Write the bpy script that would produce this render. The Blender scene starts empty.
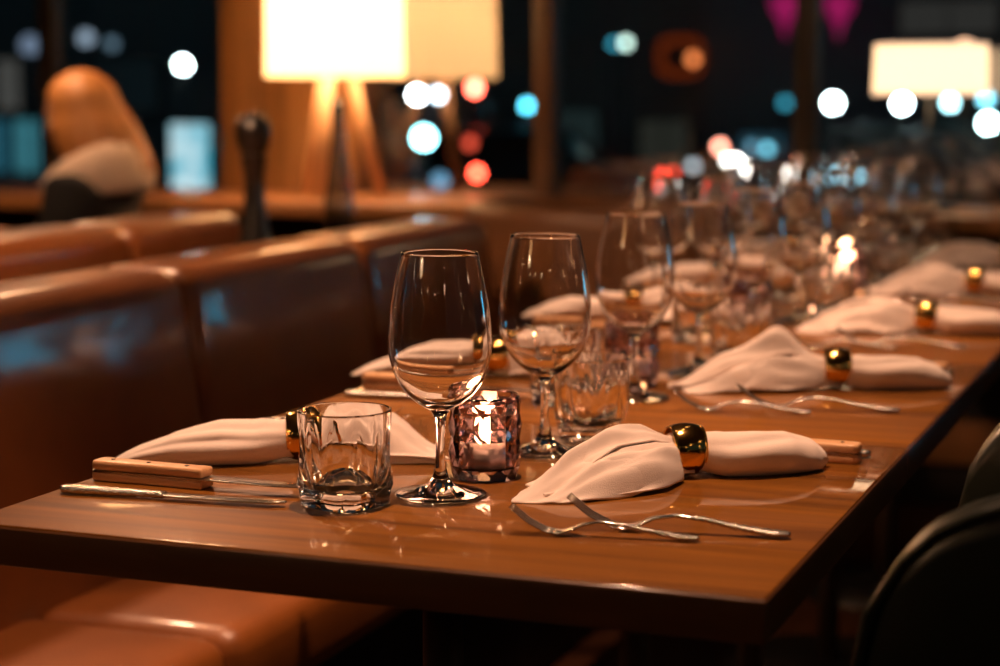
import bpy, bmesh, math, random
from mathutils import Vector, Matrix
import numpy as np
random.seed(7)
R = math.radians
SC = bpy.context.scene
COL = SC.collection

# ------------------------------------------------------------------ camera
FPX, CX, CY = 1914.0, 500.0, 333.0            # focal length in pixels of the 1000x666 frame
CAM_H, PITCH = 1.12, math.atan((CY - 91) / FPX)
YAW = math.atan((1245 - CX) / math.hypot(FPX, CY - 91))
cam = bpy.data.cameras.new('camera')
cam.sensor_width = 36.0
cam.lens = FPX * 36.0 / 1000.0
cam_o = bpy.data.objects.new('camera', cam); COL.objects.link(cam_o)
cam_o.location = (0, 0, CAM_H)
cam_o.rotation_euler = (math.pi / 2 - PITCH, 0, YAW)
cam.dof.use_dof = True
cam.dof.focus_distance = 1.76
cam.dof.aperture_fstop = 3.4
cam.clip_start = 0.05; cam.clip_end = 300
SC.camera = cam_o
FWD = Vector((-math.sin(YAW) * math.cos(PITCH), math.cos(YAW) * math.cos(PITCH), -math.sin(PITCH)))
RGT = Vector((math.cos(YAW), math.sin(YAW), 0)); UPV = RGT.cross(FWD)

def at_y(px, py, Y):                          # point seen at a pixel, at distance Y along the row of tables
    d = FWD * FPX + RGT * (px - CX) - UPV * (py - CY)
    return Vector((0, 0, CAM_H)) + d * (Y / d.y)

# ------------------------------------------------------------------ world, exposure
w = bpy.data.worlds.new('night'); SC.world = w; w.use_nodes = True
w.node_tree.nodes['Background'].inputs[0].default_value = (0.10, 0.22, 0.28, 1)
w.node_tree.nodes['Background'].inputs[1].default_value = 0.13
vs = SC.view_settings
vs.view_transform = 'Standard'; vs.look = 'None'; vs.gamma = 1.0; vs.use_curve_mapping = False
vs.exposure = 0.0
cy = SC.cycles
cy.use_denoising = True
cy.use_adaptive_sampling = False
cy.max_bounces = 14; cy.transmission_bounces = 12; cy.transparent_max_bounces = 24
cy.glossy_bounces = 6; cy.diffuse_bounces = 3
cy.sample_clamp_indirect = 20.0
cy.blur_glossy = 0.15

WARM = (1.0, 0.55, 0.33)

# ------------------------------------------------------------------ materials
def new_mat(name):
    m = bpy.data.materials.new(name); m.use_nodes = True
    nt = m.node_tree
    return m, nt, nt.nodes['Principled BSDF']

def lin(r, g, b):
    f = lambda c: ((c / 255 + 0.055) / 1.055) ** 2.4 if c > 10 else c / 255 / 12.92
    return (f(r), f(g), f(b), 1)

def plain(name, col, rough=0.5, metal=0.0, bump=0.0, bscale=200.0, coat=0.0, sheen=0.0, var=0.0, coat_rough=0.1):
    m, nt, b = new_mat(name)
    b.inputs['Base Color'].default_value = col if len(col) == 4 else (*col, 1)
    b.inputs['Roughness'].default_value = rough; b.inputs['Metallic'].default_value = metal
    b.inputs['Coat Weight'].default_value = coat; b.inputs['Coat Roughness'].default_value = coat_rough
    b.inputs['Sheen Weight'].default_value = sheen
    tc = nt.nodes.new('ShaderNodeTexCoord')
    n = nt.nodes.new('ShaderNodeTexNoise'); n.inputs['Scale'].default_value = bscale; n.inputs['Detail'].default_value = 4
    nt.links.new(tc.outputs['Object'], n.inputs['Vector'])
    if bump:
        bp = nt.nodes.new('ShaderNodeBump'); bp.inputs['Strength'].default_value = bump; bp.inputs['Distance'].default_value = 0.002
        nt.links.new(n.outputs['Fac'], bp.inputs['Height']); nt.links.new(bp.outputs['Normal'], b.inputs['Normal'])
    if var:
        n2 = nt.nodes.new('ShaderNodeTexNoise'); n2.inputs['Scale'].default_value = bscale * 0.08
        nt.links.new(tc.outputs['Object'], n2.inputs['Vector'])
        mx = nt.nodes.new('ShaderNodeMixRGB'); c = b.inputs['Base Color'].default_value
        mx.inputs[1].default_value = (c[0] * (1 - var), c[1] * (1 - var), c[2] * (1 - var), 1)
        mx.inputs[2].default_value = (min(1, c[0] * (1 + var)), min(1, c[1] * (1 + var)), min(1, c[2] * (1 + var)), 1)
        nt.links.new(n2.outputs['Fac'], mx.inputs[0]); nt.links.new(mx.outputs[0], b.inputs['Base Color'])
    return m

def wood(name, c1, c2, scale=(3, 40, 40), rough=0.35, coat=0.0, bump=0.05, coat_rough=0.12, wear=0.0):
    m, nt, b = new_mat(name)
    tc = nt.nodes.new('ShaderNodeTexCoord'); mp = nt.nodes.new('ShaderNodeMapping')
    mp.inputs['Scale'].default_value = scale
    nt.links.new(tc.outputs['Object'], mp.inputs['Vector'])
    n = nt.nodes.new('ShaderNodeTexNoise'); n.inputs['Scale'].default_value = 1.0; n.inputs['Detail'].default_value = 8; n.inputs['Distortion'].default_value = 0.6
    nt.links.new(mp.outputs[0], n.inputs['Vector'])
    cr = nt.nodes.new('ShaderNodeValToRGB')
    cr.color_ramp.elements[0].color = (*c1, 1); cr.color_ramp.elements[1].color = (*c2, 1)
    cr.color_ramp.elements[0].position = 0.3; cr.color_ramp.elements[1].position = 0.7
    nt.links.new(n.outputs['Fac'], cr.inputs[0]); nt.links.new(cr.outputs[0], b.inputs['Base Color'])
    b.inputs['Roughness'].default_value = rough; b.inputs['Coat Weight'].default_value = coat; b.inputs['Coat Roughness'].default_value = coat_rough
    bp = nt.nodes.new('ShaderNodeBump'); bp.inputs['Strength'].default_value = bump; bp.inputs['Distance'].default_value = 0.001
    nt.links.new(n.outputs['Fac'], bp.inputs['Height']); nt.links.new(bp.outputs['Normal'], b.inputs['Normal'])
    if wear:
        n3 = nt.nodes.new('ShaderNodeTexNoise'); n3.inputs['Scale'].default_value = 55; n3.inputs['Detail'].default_value = 6
        nt.links.new(tc.outputs['Object'], n3.inputs['Vector'])
        mr = nt.nodes.new('ShaderNodeMapRange'); mr.inputs[1].default_value = 0.35; mr.inputs[2].default_value = 0.7
        mr.inputs[3].default_value = coat_rough * (1 - wear); mr.inputs[4].default_value = coat_rough * (1 + wear)
        nt.links.new(n3.outputs['Fac'], mr.inputs[0]); nt.links.new(mr.outputs[0], b.inputs['Coat Roughness'])
        b2 = nt.nodes.new('ShaderNodeBump'); b2.inputs['Strength'].default_value = 0.06; b2.inputs['Distance'].default_value = 0.001
        nt.links.new(n3.outputs['Fac'], b2.inputs['Height']); nt.links.new(b2.outputs['Normal'], b.inputs['Coat Normal'])
    return m

def glass(name, col=(1, 1, 1), rough=0.0, ior=1.48, clear=0.0):
    m, nt, b = new_mat(name)
    nt.nodes.remove(b)
    g = nt.nodes.new('ShaderNodeBsdfGlass'); g.inputs['Color'].default_value = (*col, 1)
    g.inputs['Roughness'].default_value = rough; g.inputs['IOR'].default_value = ior
    out = nt.nodes['Material Output']
    if clear:
        t = nt.nodes.new('ShaderNodeBsdfTransparent'); t.inputs['Color'].default_value = (*col, 1)
        mx = nt.nodes.new('ShaderNodeMixShader'); mx.inputs[0].default_value = clear
        nt.links.new(g.outputs[0], mx.inputs[1]); nt.links.new(t.outputs[0], mx.inputs[2]); nt.links.new(mx.outputs[0], out.inputs[0])
    else:
        nt.links.new(g.outputs[0], out.inputs[0])
    return m

def pane_mat(name, base=0.05):
    m, nt, b = new_mat(name); nt.nodes.remove(b)
    t = nt.nodes.new('ShaderNodeBsdfTransparent'); t.inputs['Color'].default_value = (0.93, 0.97, 0.97, 1)
    g = nt.nodes.new('ShaderNodeBsdfGlossy'); g.inputs['Roughness'].default_value = 0.0
    lw = nt.nodes.new('ShaderNodeLayerWeight'); lw.inputs[0].default_value = 0.5
    pw = nt.nodes.new('ShaderNodeMath'); pw.operation = 'POWER'; pw.inputs[1].default_value = 5.0
    ml = nt.nodes.new('ShaderNodeMath'); ml.operation = 'MULTIPLY_ADD'; ml.inputs[1].default_value = 0.6; ml.inputs[2].default_value = base
    nt.links.new(lw.outputs['Facing'], pw.inputs[0]); nt.links.new(pw.outputs[0], ml.inputs[0])
    mx = nt.nodes.new('ShaderNodeMixShader'); nt.links.new(ml.outputs[0], mx.inputs[0])
    nt.links.new(t.outputs[0], mx.inputs[1]); nt.links.new(g.outputs[0], mx.inputs[2])
    nt.links.new(mx.outputs[0], nt.nodes['Material Output'].inputs[0])
    return m

def emit(name, col, s, sample=True):
    m, nt, b = new_mat(name); nt.nodes.remove(b)
    e = nt.nodes.new('ShaderNodeEmission'); e.inputs[0].default_value = (*col, 1); e.inputs[1].default_value = s
    nt.links.new(e.outputs[0], nt.nodes['Material Output'].inputs[0])
    if not sample: m.cycles.emission_sampling = 'NONE'
    return m

def shade_mat(name, col, glow, glow_col):
    m, nt, b = new_mat(name); nt.nodes.remove(b)
    d = nt.nodes.new('ShaderNodeBsdfDiffuse'); d.inputs[0].default_value = (*col, 1)
    t = nt.nodes.new('ShaderNodeBsdfTranslucent'); t.inputs[0].default_value = (*col, 1)
    mx = nt.nodes.new('ShaderNodeMixShader'); mx.inputs[0].default_value = 0.45
    e = nt.nodes.new('ShaderNodeEmission'); e.inputs[0].default_value = (*glow_col, 1); e.inputs[1].default_value = glow
    ad = nt.nodes.new('ShaderNodeAddShader')
    nt.links.new(d.outputs[0], mx.inputs[1]); nt.links.new(t.outputs[0], mx.inputs[2])
    nt.links.new(mx.outputs[0], ad.inputs[0]); nt.links.new(e.outputs[0], ad.inputs[1])
    nt.links.new(ad.outputs[0], nt.nodes['Material Output'].inputs[0])
    return m

SPEC = {'table_wood': 0.15}
M = dict(
    table=wood('table_wood', (0.120, 0.040, 0.004), (0.290, 0.106, 0.011), (2.2, 34, 34), 0.5, 0.8, 0.05, 0.06, 0.6),
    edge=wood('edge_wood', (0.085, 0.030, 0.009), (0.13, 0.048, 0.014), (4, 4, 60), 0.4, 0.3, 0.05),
    ledge=wood('ledge_wood', (0.30, 0.12, 0.035), (0.42, 0.18, 0.06), (3, 30, 30), 0.4, 0.2),
    post=wood('post_wood', (0.14, 0.064, 0.016), (0.25, 0.118, 0.034), (30, 30, 2.0), 0.45, 0.1),
    ash=wood('pale_wood', (0.50, 0.26, 0.11), (0.66, 0.37, 0.17), (30, 30, 4), 0.45, 0.1),
    knife_wood=wood('knife_handle_wood', (0.56, 0.29, 0.13), (0.72, 0.42, 0.22), (14, 160, 160), 0.45, 0.1),
    floor=wood('floor_wood', (0.05, 0.018, 0.008), (0.10, 0.035, 0.014), (30, 2, 2), 0.35, 0.2),
    leather=plain('cognac_leather', (0.25, 0.072, 0.011), 0.45, bump=0.2, bscale=160, coat=0.6, var=0.25, coat_rough=0.09),
    leather2=plain('tan_leather', (0.17, 0.07, 0.024), 0.45, bump=0.25, bscale=160, var=0.2),
    green=plain('dark_green_leather', (0.012, 0.016, 0.010), 0.34, bump=0.2, bscale=140, coat=0.35, coat_rough=0.25),
    plinth=plain('black_plinth', (0.012, 0.009, 0.007), 0.6, bump=0.1),
    steel=plain('brushed_steel', (0.55, 0.50, 0.46), 0.22, 1.0, bump=0.05, bscale=300),
    silver=plain('table_silver', (0.62, 0.57, 0.52), 0.17, 1.0, bump=0.03, bscale=250),
    pattern=plain('patterned_silver', (0.55, 0.49, 0.44), 0.24, 1.0, bump=0.9, bscale=330),
    gold=plain('polished_gold', (0.85, 0.50, 0.15), 0.13, 1.0, bump=0.05, bscale=90),
    iron=plain('black_iron', (0.012, 0.011, 0.010), 0.4, 0.3, bump=0.1),
    blackwood=plain('black_lacquer', (0.010, 0.008, 0.007), 0.3, coat=0.4, bump=0.03),
    cloth=plain('napkin_linen', (0.86, 0.72, 0.65), 0.85, bump=0.25, bscale=900, sheen=0.2),
    wax=plain('candle_wax', (0.85, 0.75, 0.62), 0.5, bump=0.03),
    wick=plain('wick', (0.02, 0.015, 0.01), 0.9, bump=0.2),
    tin=plain('tealight_tin', (0.6, 0.58, 0.55), 0.3, 1.0, bump=0.05),
    clear=glass('clear_glass', (1, 1, 1), 0.0, 1.47),
    clear_foot=glass('clear_glass_base', (1, 1, 1), 0.0, 1.47),
    bottle=glass('carafe_glass', (0.72, 0.76, 0.80), 0.0, 1.45),
    smoke=glass('smoked_mauve_glass', (0.82, 0.74, 0.76), 0.0, 1.48),
    pane=pane_mat('window_glass', 0.15),
    frame_dark=plain('dark_frame', (0.018, 0.013, 0.010), 0.5, bump=0.1),
    frame_bronze=plain('bronze_frame', (0.07, 0.038, 0.02), 0.45, bump=0.1),
    wall=plain('dark_plaster', (0.022, 0.014, 0.010), 0.8, bump=0.2, bscale=60),
    ceiling=plain('dark_ceiling', (0.03, 0.022, 0.018), 0.85, bump=0.2, bscale=60),
    flame=emit('candle_flame', (1.0, 0.58, 0.30), 30),
    bulb=emit('bulb_glow', (1.0, 0.70, 0.40), 25),
    glint_glow=emit('glint_bulb_glow', (1.0, 0.66, 0.38), 16),  # for the bulbs added out of view to make glints
    shade=shade_mat('lit_linen_shade', (0.75, 0.62, 0.46), 2.4, (1.0, 0.50, 0.19)),
    shade_in=shade_mat('lit_shade_lining', (0.85, 0.75, 0.6), 3.0, (1.0, 0.76, 0.48)),
    shade2=shade_mat('lit_pale_shade', (0.75, 0.66, 0.55), 0.40, (1.0, 0.76, 0.64)),
    asphalt=plain('asphalt', (0.02, 0.022, 0.024), 0.6, bump=0.3, bscale=40),
    facade=plain('night_facade', (0.14, 0.17, 0.18), 0.8, bump=0.2, bscale=20),
    facade2=plain('night_facade_brown', (0.17, 0.15, 0.14), 0.8, bump=0.2, bscale=20),
    paint=plain('dark_car_paint', (0.012, 0.014, 0.016), 0.3, coat=0.5, bump=0.02),
    rubber=plain('rubber', (0.008, 0.008, 0.008), 0.7, bump=0.2),
    pole=plain('grey_pole', (0.03, 0.03, 0.032), 0.5, bump=0.1),
    skin=plain('skin', (0.50, 0.25, 0.16), 0.5, bump=0.05, bscale=300),
    hair=plain('auburn_hair', (0.46, 0.19, 0.052), 0.45, bump=0.8, bscale=120, var=0.4),
    coat=plain('black_coat', (0.006, 0.005, 0.005), 0.8, bump=0.3, bscale=200),
    fleece=plain('cream_fleece', (0.66, 0.50, 0.38), 0.95, bump=1.0, bscale=120, sheen=0.3),
    eye=plain('eye_white', (0.6, 0.6, 0.58), 0.2, bump=0.01),
    lip=plain('lip', (0.40, 0.12, 0.09), 0.5, bump=0.05),
)
for m_ in M.values():
    if m_.name in SPEC: m_.node_tree.nodes['Principled BSDF'].inputs['Specular IOR Level'].default_value = SPEC[m_.name]
_em = {}
def glow(col, s):
    k = (col, s)
    if k not in _em: _em[k] = emit('glow_%d' % len(_em), col, s, False)
    return _em[k]

# ------------------------------------------------------------------ mesh helpers
def link_mesh(name, verts, faces, mat, parent=None, smooth=True, loc=None, rot=None, flat_above=None):
    me = bpy.data.meshes.new(name)
    me.from_pydata([tuple(v) for v in verts], [], [tuple(f) for f in faces])
    me.materials.append(mat)
    if smooth: me.polygons.foreach_set('use_smooth', [True] * len(me.polygons))
    me.update()
    o = bpy.data.objects.new(name, me); COL.objects.link(o)
    if parent is not None: o.parent = parent
    if loc is not None: o.location = loc
    if rot is not None: o.rotation_euler = rot
    return o

def fix_normals(o):
    bm = bmesh.new(); bm.from_mesh(o.data); bmesh.ops.recalc_face_normals(bm, faces=bm.faces); bm.to_mesh(o.data); bm.free()
    return o

def box(name, lo, hi, mat, parent=None, bevel=0.0, segs=2, loc=None, rot=None, smooth=True):
    bm = bmesh.new()
    bmesh.ops.create_cube(bm, size=1.0)
    lo, hi = Vector(lo), Vector(hi)
    for v in bm.verts:
        v.co = Vector([(lo[i] + hi[i]) / 2 + v.co[i] * (hi[i] - lo[i]) for i in range(3)])
    if bevel:
        bmesh.ops.bevel(bm, geom=list(bm.edges), offset=bevel, segments=segs, profile=0.5, affect='EDGES')
    me = bpy.data.meshes.new(name); bm.to_mesh(me); bm.free()
    me.materials.append(mat)
    if smooth and bevel:
        me.polygons.foreach_set('use_smooth', [True] * len(me.polygons))
        try: me.set_sharp_from_angle(angle=R(50))
        except Exception: pass
    o = bpy.data.objects.new(name, me); COL.objects.link(o)
    if parent is not None: o.parent = parent
    if loc is not None: o.location = loc
    if rot is not None: o.rotation_euler = rot
    return o

def catmull(pts, n=6):
    P = [np.array(p, float) for p in pts]; out = []
    for i in range(len(P) - 1):
        p0 = P[max(i - 1, 0)]; p1 = P[i]; p2 = P[i + 1]; p3 = P[min(i + 2, len(P) - 1)]
        for k in range(n):
            t = k / n
            out.append(0.5 * ((2 * p1) + (-p0 + p2) * t + (2 * p0 - 5 * p1 + 4 * p2 - p3) * t * t + (-p0 + 3 * p1 - 3 * p2 + p3) * t ** 3))
    out.append(P[-1]); return [tuple(p) for p in out]

def lathe_data(prof, seg=48, axis='z'):
    verts, faces, rings = [], [], []
    for r, z in prof:
        if r < 1e-6:
            rings.append([len(verts)]); verts.append((0, 0, z))
        else:
            ids = []
            for k in range(seg):
                a = 2 * math.pi * k / seg
                ids.append(len(verts)); verts.append((r * math.cos(a), r * math.sin(a), z))
            rings.append(ids)
    for a, b in zip(rings[:-1], rings[1:]):
        for k in range(seg):
            k2 = (k + 1) % seg
            if len(a) == 1 and len(b) == 1: continue
            if len(a) == 1: faces.append((a[0], b[k2], b[k]))
            elif len(b) == 1: faces.append((a[k], a[k2], b[0]))
            else: faces.append((a[k], a[k2], b[k2], b[k]))
    if axis == 'x': verts = [(z, y, -x) for x, y, z in verts]
    return verts, faces

def lathe(name, prof, mat, parent=None, seg=48, loc=None, rot=None, smooth=True, axis='z'):
    v, f = lathe_data(prof, seg, axis)
    return link_mesh(name, v, f, mat, parent, smooth, loc, rot)

def tube_data(path, radii, seg=10, cap=True, flat=1.0):
    path = [Vector(p) for p in path]; verts, faces = [], []
    if not hasattr(radii, '__len__'): radii = [radii] * len(path)
    up = Vector((0, 0, 1)); prev = None
    for i, p in enumerate(path):
        d = (path[min(i + 1, len(path) - 1)] - path[max(i - 1, 0)]).normalized()
        s = d.cross(up) if prev is None else prev - d * prev.dot(d)
        if s.length < 1e-5: s = d.cross(Vector((1, 0, 0)))
        s.normalize(); prev = s; u = s.cross(d)
        for k in range(seg):
            a = 2 * math.pi * k / seg
            verts.append(p + s * math.cos(a) * radii[i] + u * math.sin(a) * radii[i] * flat)
    for i in range(len(path) - 1):
        for k in range(seg):
            k2 = (k + 1) % seg
            faces.append((i * seg + k, i * seg + k2, (i + 1) * seg + k2, (i + 1) * seg + k))
    if cap:
        faces.append(tuple(range(seg - 1, -1, -1))); n = (len(path) - 1) * seg
        faces.append(tuple(range(n, n + seg)))
    return verts, faces

def tube(name, path, radii, mat, parent=None, seg=10, loc=None, flat=1.0):
    v, f = tube_data(path, radii, seg, True, flat)
    return fix_normals(link_mesh(name, v, f, mat, parent, True, loc))

def extrude_poly(name, pts, axis, a, b, mat, parent=None, bevel=0.0, smooth=False, loc=None, rot=None):
    """prism of the polygon pts; axis 'x' -> pts are (y,z), 'y' -> (x,z), 'z' -> (x,y)"""
    n = len(pts)
    mk = {'x': lambda p, t: (t, p[0], p[1]), 'y': lambda p, t: (p[0], t, p[1]), 'z': lambda p, t: (p[0], p[1], t)}[axis]
    verts = [mk(p, a) for p in pts] + [mk(p, b) for p in pts]
    faces = [tuple(range(n)), tuple(range(2 * n - 1, n - 1, -1))] + [(i, (i + 1) % n, n + (i + 1) % n, n + i) for i in range(n)]
    bm = bmesh.new()
    vs_ = [bm.verts.new(v) for v in verts]
    for f in faces: bm.faces.new([vs_[i] for i in f])
    bmesh.ops.recalc_face_normals(bm, faces=bm.faces)
    if bevel:
        es = [e for e in bm.edges if len(e.link_faces) == 2 and e.calc_face_angle(0) > R(40)]
        bmesh.ops.bevel(bm, geom=es, offset=bevel, segments=4, profile=0.5, affect='EDGES')
    me = bpy.data.meshes.new(name); bm.to_mesh(me); bm.free(); me.materials.append(mat)
    if smooth or bevel: me.polygons.foreach_set('use_smooth', [True] * len(me.polygons))
    try: me.set_sharp_from_angle(angle=R(45))
    except Exception: pass
    o = bpy.data.objects.new(name, me); COL.objects.link(o)
    if parent is not None: o.parent = parent
    if loc is not None: o.location = loc
    if rot is not None: o.rotation_euler = rot
    return o

def empty(name, loc=(0, 0, 0), rz=0.0):
    o = bpy.data.objects.new(name, None); COL.objects.link(o); o.empty_display_size = 0.05
    o.location = loc; o.rotation_euler = (0, 0, rz); return o

def tag(o, label=None, cat=None, group=None, kind=None):
    if label: o['label'] = label
    if cat: o['category'] = cat
    if group: o['group'] = group
    if kind: o['kind'] = kind
    return o

def copy_tree(o, parent=None):
    c = o.copy(); COL.objects.link(c)
    if parent is not None: c.parent = parent
    for ch in [x for x in o.children]: copy_tree(ch, c)
    return c

_first = {}
def place(key, make, loc, rz, label, cat, group):
    """first call builds the thing, later calls copy it with its parts"""
    if key not in _first: o = make(); _first[key] = o
    else: o = copy_tree(_first[key])
    o.location = loc; o.rotation_euler = (0, 0, rz)
    return tag(o, label, cat, group)

# ------------------------------------------------------------------ the room
WY = 5.23                                      # window plane
TZ = 0.75                                      # table height
st = lambda o: tag(o, kind='structure')
tag(box('floor', (-6, -3.5, -0.1), (3.0, WY + 0.1, 0), M['floor']), 'dark stained wooden restaurant floor under the tables', kind='structure')
tag(box('ceiling', (-6, -3.5, 3.0), (3.0, WY + 0.1, 3.1), M['ceiling']), 'dark ceiling above the dining room', kind='structure')
st(box('wall_left', (-6.1, -3.5, 0), (-6, WY + 0.1, 3.0), M['wall']))
st(box('wall_back', (-6, -3.6, 0), (3.0, -3.5, 3.0), M['wall']))
# far wall: below the sill and above the panes
st(box('wall_front', (-6, WY - 0.02, 0), (3.0, WY + 0.1, 0.80), M['wall']))
st(box('trim_1', (-6, WY - 0.03, 2.75), (3.0, WY + 0.1, 3.0), M['wall']))
st(box('baseboard_front', (-6, WY - 0.05, 0.12), (3.0, WY - 0.02, 0.24), M['ledge'], bevel=0.006))
ledge = box('window_ledge', (-6, 4.66, 0.78), (3.0, WY - 0.02, 0.82), M['ledge'], bevel=0.006)
tag(ledge, 'long wooden ledge running under the night windows behind the lamp', 'ledge')
# windows of the far wall: one pane between each pair of posts
posts = [-5.9, -4.75, -3.55, -2.65, -1.875, -1.117, -0.28, 0.56, 1.34, 2.12, 2.9]
k = 0
for i in range(len(posts) - 1):
    a, b = posts[i], posts[i + 1]; k += 1
    wnd = empty('window_%d' % k, ((a + b) / 2, WY, 0.82)); tag(wnd, kind='structure')
    box('pane', (a - (a + b) / 2 + 0.02, 0.000, 0), (b - (a + b) / 2 - 0.02, 0.006, 1.93), M['pane'], wnd)
for i, x in enumerate(posts):
    if abs(x + 2.65) < .01: continue
    st(box('trim_%d' % (i + 2), (x - 0.03, WY - 0.035, 0.82), (x + 0.03, WY + 0.05, 2.75), M['frame_bronze'] if abs(x + 1.875) < .01 else M['frame_dark'], bevel=0.004))
post = empty('wooden_post', (-2.65, WY - 0.06, 0.82))
for i in range(3):
    box('plank', (-0.225 + 0.151 * i, -0.06, 0), (-0.225 + 0.151 * i + 0.147, 0.12, 1.93), M['post'], post, bevel=0.004)
tag(post, 'wide orange wooden post between the windows behind the tripod lamp', 'post')
# right wall with windows
st(box('wall_right', (3.0, -3.5, 0), (3.1, WY + 0.1, 0.8), M['wall']))
st(box('trim_20', (3.0, -3.5, 2.6), (3.1, WY + 0.1, 3.0), M['wall']))
for i in range(6):
    y0 = -3.5 + i * 1.47
    wnd = empty('window_%d' % (20 + i), (3.04, y0 + 0.72, 0.8)); tag(wnd, kind='structure')
    box('pane', (0, -0.70, 0), (0.006, 0.70, 1.8), M['pane'], wnd)
    st(box('trim_%d' % (30 + i), (3.0, y0 - 0.03, 0.8), (3.1, y0 + 0.03, 2.6), M['frame_dark'], bevel=0.004))

# ------------------------------------------------------------------ banquettes
def back_profile(x_front, x_back, lean, z0, z1, r=0.045):
    """closed (x,z) outline of an upholstered back, rounded at the top"""
    pts = [(x_front + lean, z0)]
    cx = x_front - math.copysign(r, x_front - x_back); s = math.copysign(1, x_front - x_back)
    pts.append((x_front + lean * 0.565, z0 + (z1 - z0) * 0.4))
    for a in range(0, 91, 15): pts.append((cx + s * r * math.cos(R(a)), z1 - r + r * math.sin(R(a))))
    cb = x_back + s * r
    for a in range(90, 181, 15): pts.append((cb + s * r * math.cos(R(a)), z1 - r + r * math.sin(R(a))))
    pts.append((x_back, z0)); return pts

def banquette(name, loc_y, y_splits, y_seats, xf, xb, seat_x, label, z1=0.85, mirror=False):
    s = -1 if mirror else 1
    root = empty(name, (xf, y_splits[0], 0)); tag(root, label, 'banquette')
    ox, oy = xf, y_splits[0]
    for a, b in zip(y_splits[:-1], y_splits[1:]):
        o = extrude_poly('backrest', [(p[0] - ox, p[1]) for p in back_profile(xf, xb, 0.078 * s, 0.30, z1)], 'y', a - oy + 0.003, b - oy - 0.003, M['leather'], root, bevel=0.028)
        sm = o.modifiers.new('sub', 'SUBSURF'); sm.levels = 1; sm.render_levels = 1
    for a, b in zip(y_seats[:-1], y_seats[1:]):
        x0, x1 = sorted((xf + 0.05 * s - ox, seat_x - ox))
        o = box('seat_cushion', (x0, a - oy + 0.003, 0.33), (x1, b - oy - 0.003, 0.45), M['leather'], root, bevel=0.035, segs=4)
    x0, x1 = sorted((xb - ox, seat_x - 0.08 * s - ox))
    box('plinth', (x0, y_splits[0] - oy + 0.01, 0), (x1, y_splits[-1] - oy - 0.01, 0.33), M['plinth'], root, bevel=0.005)
    return root

banquette('banquette', 0, [0.16, 0.76, 1.36, 1.96, 2.56, 3.20, 3.84], [0.18, 0.80, 1.42, 2.04, 2.66, 3.28, 3.83], -1.50, -1.69, -1.14,
          'cognac leather banquette with tall panelled back along the set dinner tables')
banquette('banquette', 0, [1.0, 1.79, 2.58, 3.37, 3.84], [1.0, 1.79, 2.58, 3.37, 3.84], -2.30, -2.10, -2.75,
          'cognac leather banquette behind the pepper mill, its back turned to the dinner tables', mirror=True)
con = empty('divider_console', (-1.895, 2.4, 0))
box('top', (-0.19, -2.2, 0.745), (0.19, 1.44, 0.775), M['ledge'], con, bevel=0.004)
box('cabinet', (-0.17, -2.18, 0), (0.17, 1.42, 0.745), M['plinth'], con)
tag(con, 'low dark console between the two leather banquette backs', 'console')

# ------------------------------------------------------------------ tables
TX0, TX1, TY0, TL = -1.022, -0.311, 1.345, 0.645
ORD = ['nearest', 'second', 'third', 'fourth', 'farthest']
def make_table(i):
    y0 = TY0 + i * TL
    t = empty('dining_table', ((TX0 + TX1) / 2, y0 + TL / 2, 0))
    hw, hl = (TX1 - TX0) / 2, TL / 2 - 0.0025
    box('tabletop', (-hw + 0.0015, -hl + 0.0015, TZ - 0.006), (hw - 0.0015, hl - 0.0015, TZ), M['table'], t, bevel=0.0015)
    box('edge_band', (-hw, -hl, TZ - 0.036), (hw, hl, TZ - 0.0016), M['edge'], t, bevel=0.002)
    tube('pedestal', [(-0.045, 0.02, 0.02), (-0.045, 0.02, TZ - 0.036)], 0.02, M['frame_bronze'], t, 16)
    lathe('base_plate', [(0, 0), (0.21, 0), (0.21, 0.008), (0.05, 0.02), (0, 0.02)], M['iron'], t, 32, loc=(-0.045, 0.02, 0.0))
    return tag(t, ['honey brown wooden dining table nearest the camera', 'second wooden dining table from the camera, just past the seam',
                   'third wooden dining table from the camera', 'fourth wooden dining table, carrying the far lit candle',
                   'farthest wooden dining table of the row, by the windows'][i], 'table', 'row of pushed together dining tables')
for i in range(5): make_table(i)

# ------------------------------------------------------------------ glassware
FOOT = catmull([(0.0415, 0.0012), (0.0418, 0.0022), (0.036, 0.0038), (0.022, 0.0068), (0.012, 0.0115), (0.0075, 0.018), (0.0056, 0.026)], 4)
STEM = catmull([(0.0056, 0.026), (0.0044, 0.038), (0.0042, 0.052), (0.0048, 0.066), (0.0066, 0.075), (0.0100, 0.0800)], 5)
BOWL_O = catmull([(0.0100, 0.0800), (0.0225, 0.0875), (0.0345, 0.0995), (0.0430, 0.116), (0.0474, 0.136), (0.0468, 0.160), (0.0425, 0.190), (0.0352, 0.2245)], 7)
BOWL_I = catmull([(0.0341, 0.2245), (0.0414, 0.190), (0.0457, 0.160), (0.0462, 0.136), (0.0417, 0.1165), (0.0330, 0.1012), (0.0205, 0.0902), (0.0085, 0.0855), (0.0, 0.0845)], 7)
def make_wine_glass():
    t = empty('wine_glass')
    lathe('bowl', BOWL_O + [(0.0350, 0.2250), (0.0343, 0.2250)] + BOWL_I, M['clear'], t, 72)
    lathe('stem', STEM, M['clear'], t, 40)
    lathe('foot', [(0, 0.0003), (0.0405, 0.0003)] + FOOT, M['clear_foot'], t, 72)
    return t

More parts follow.
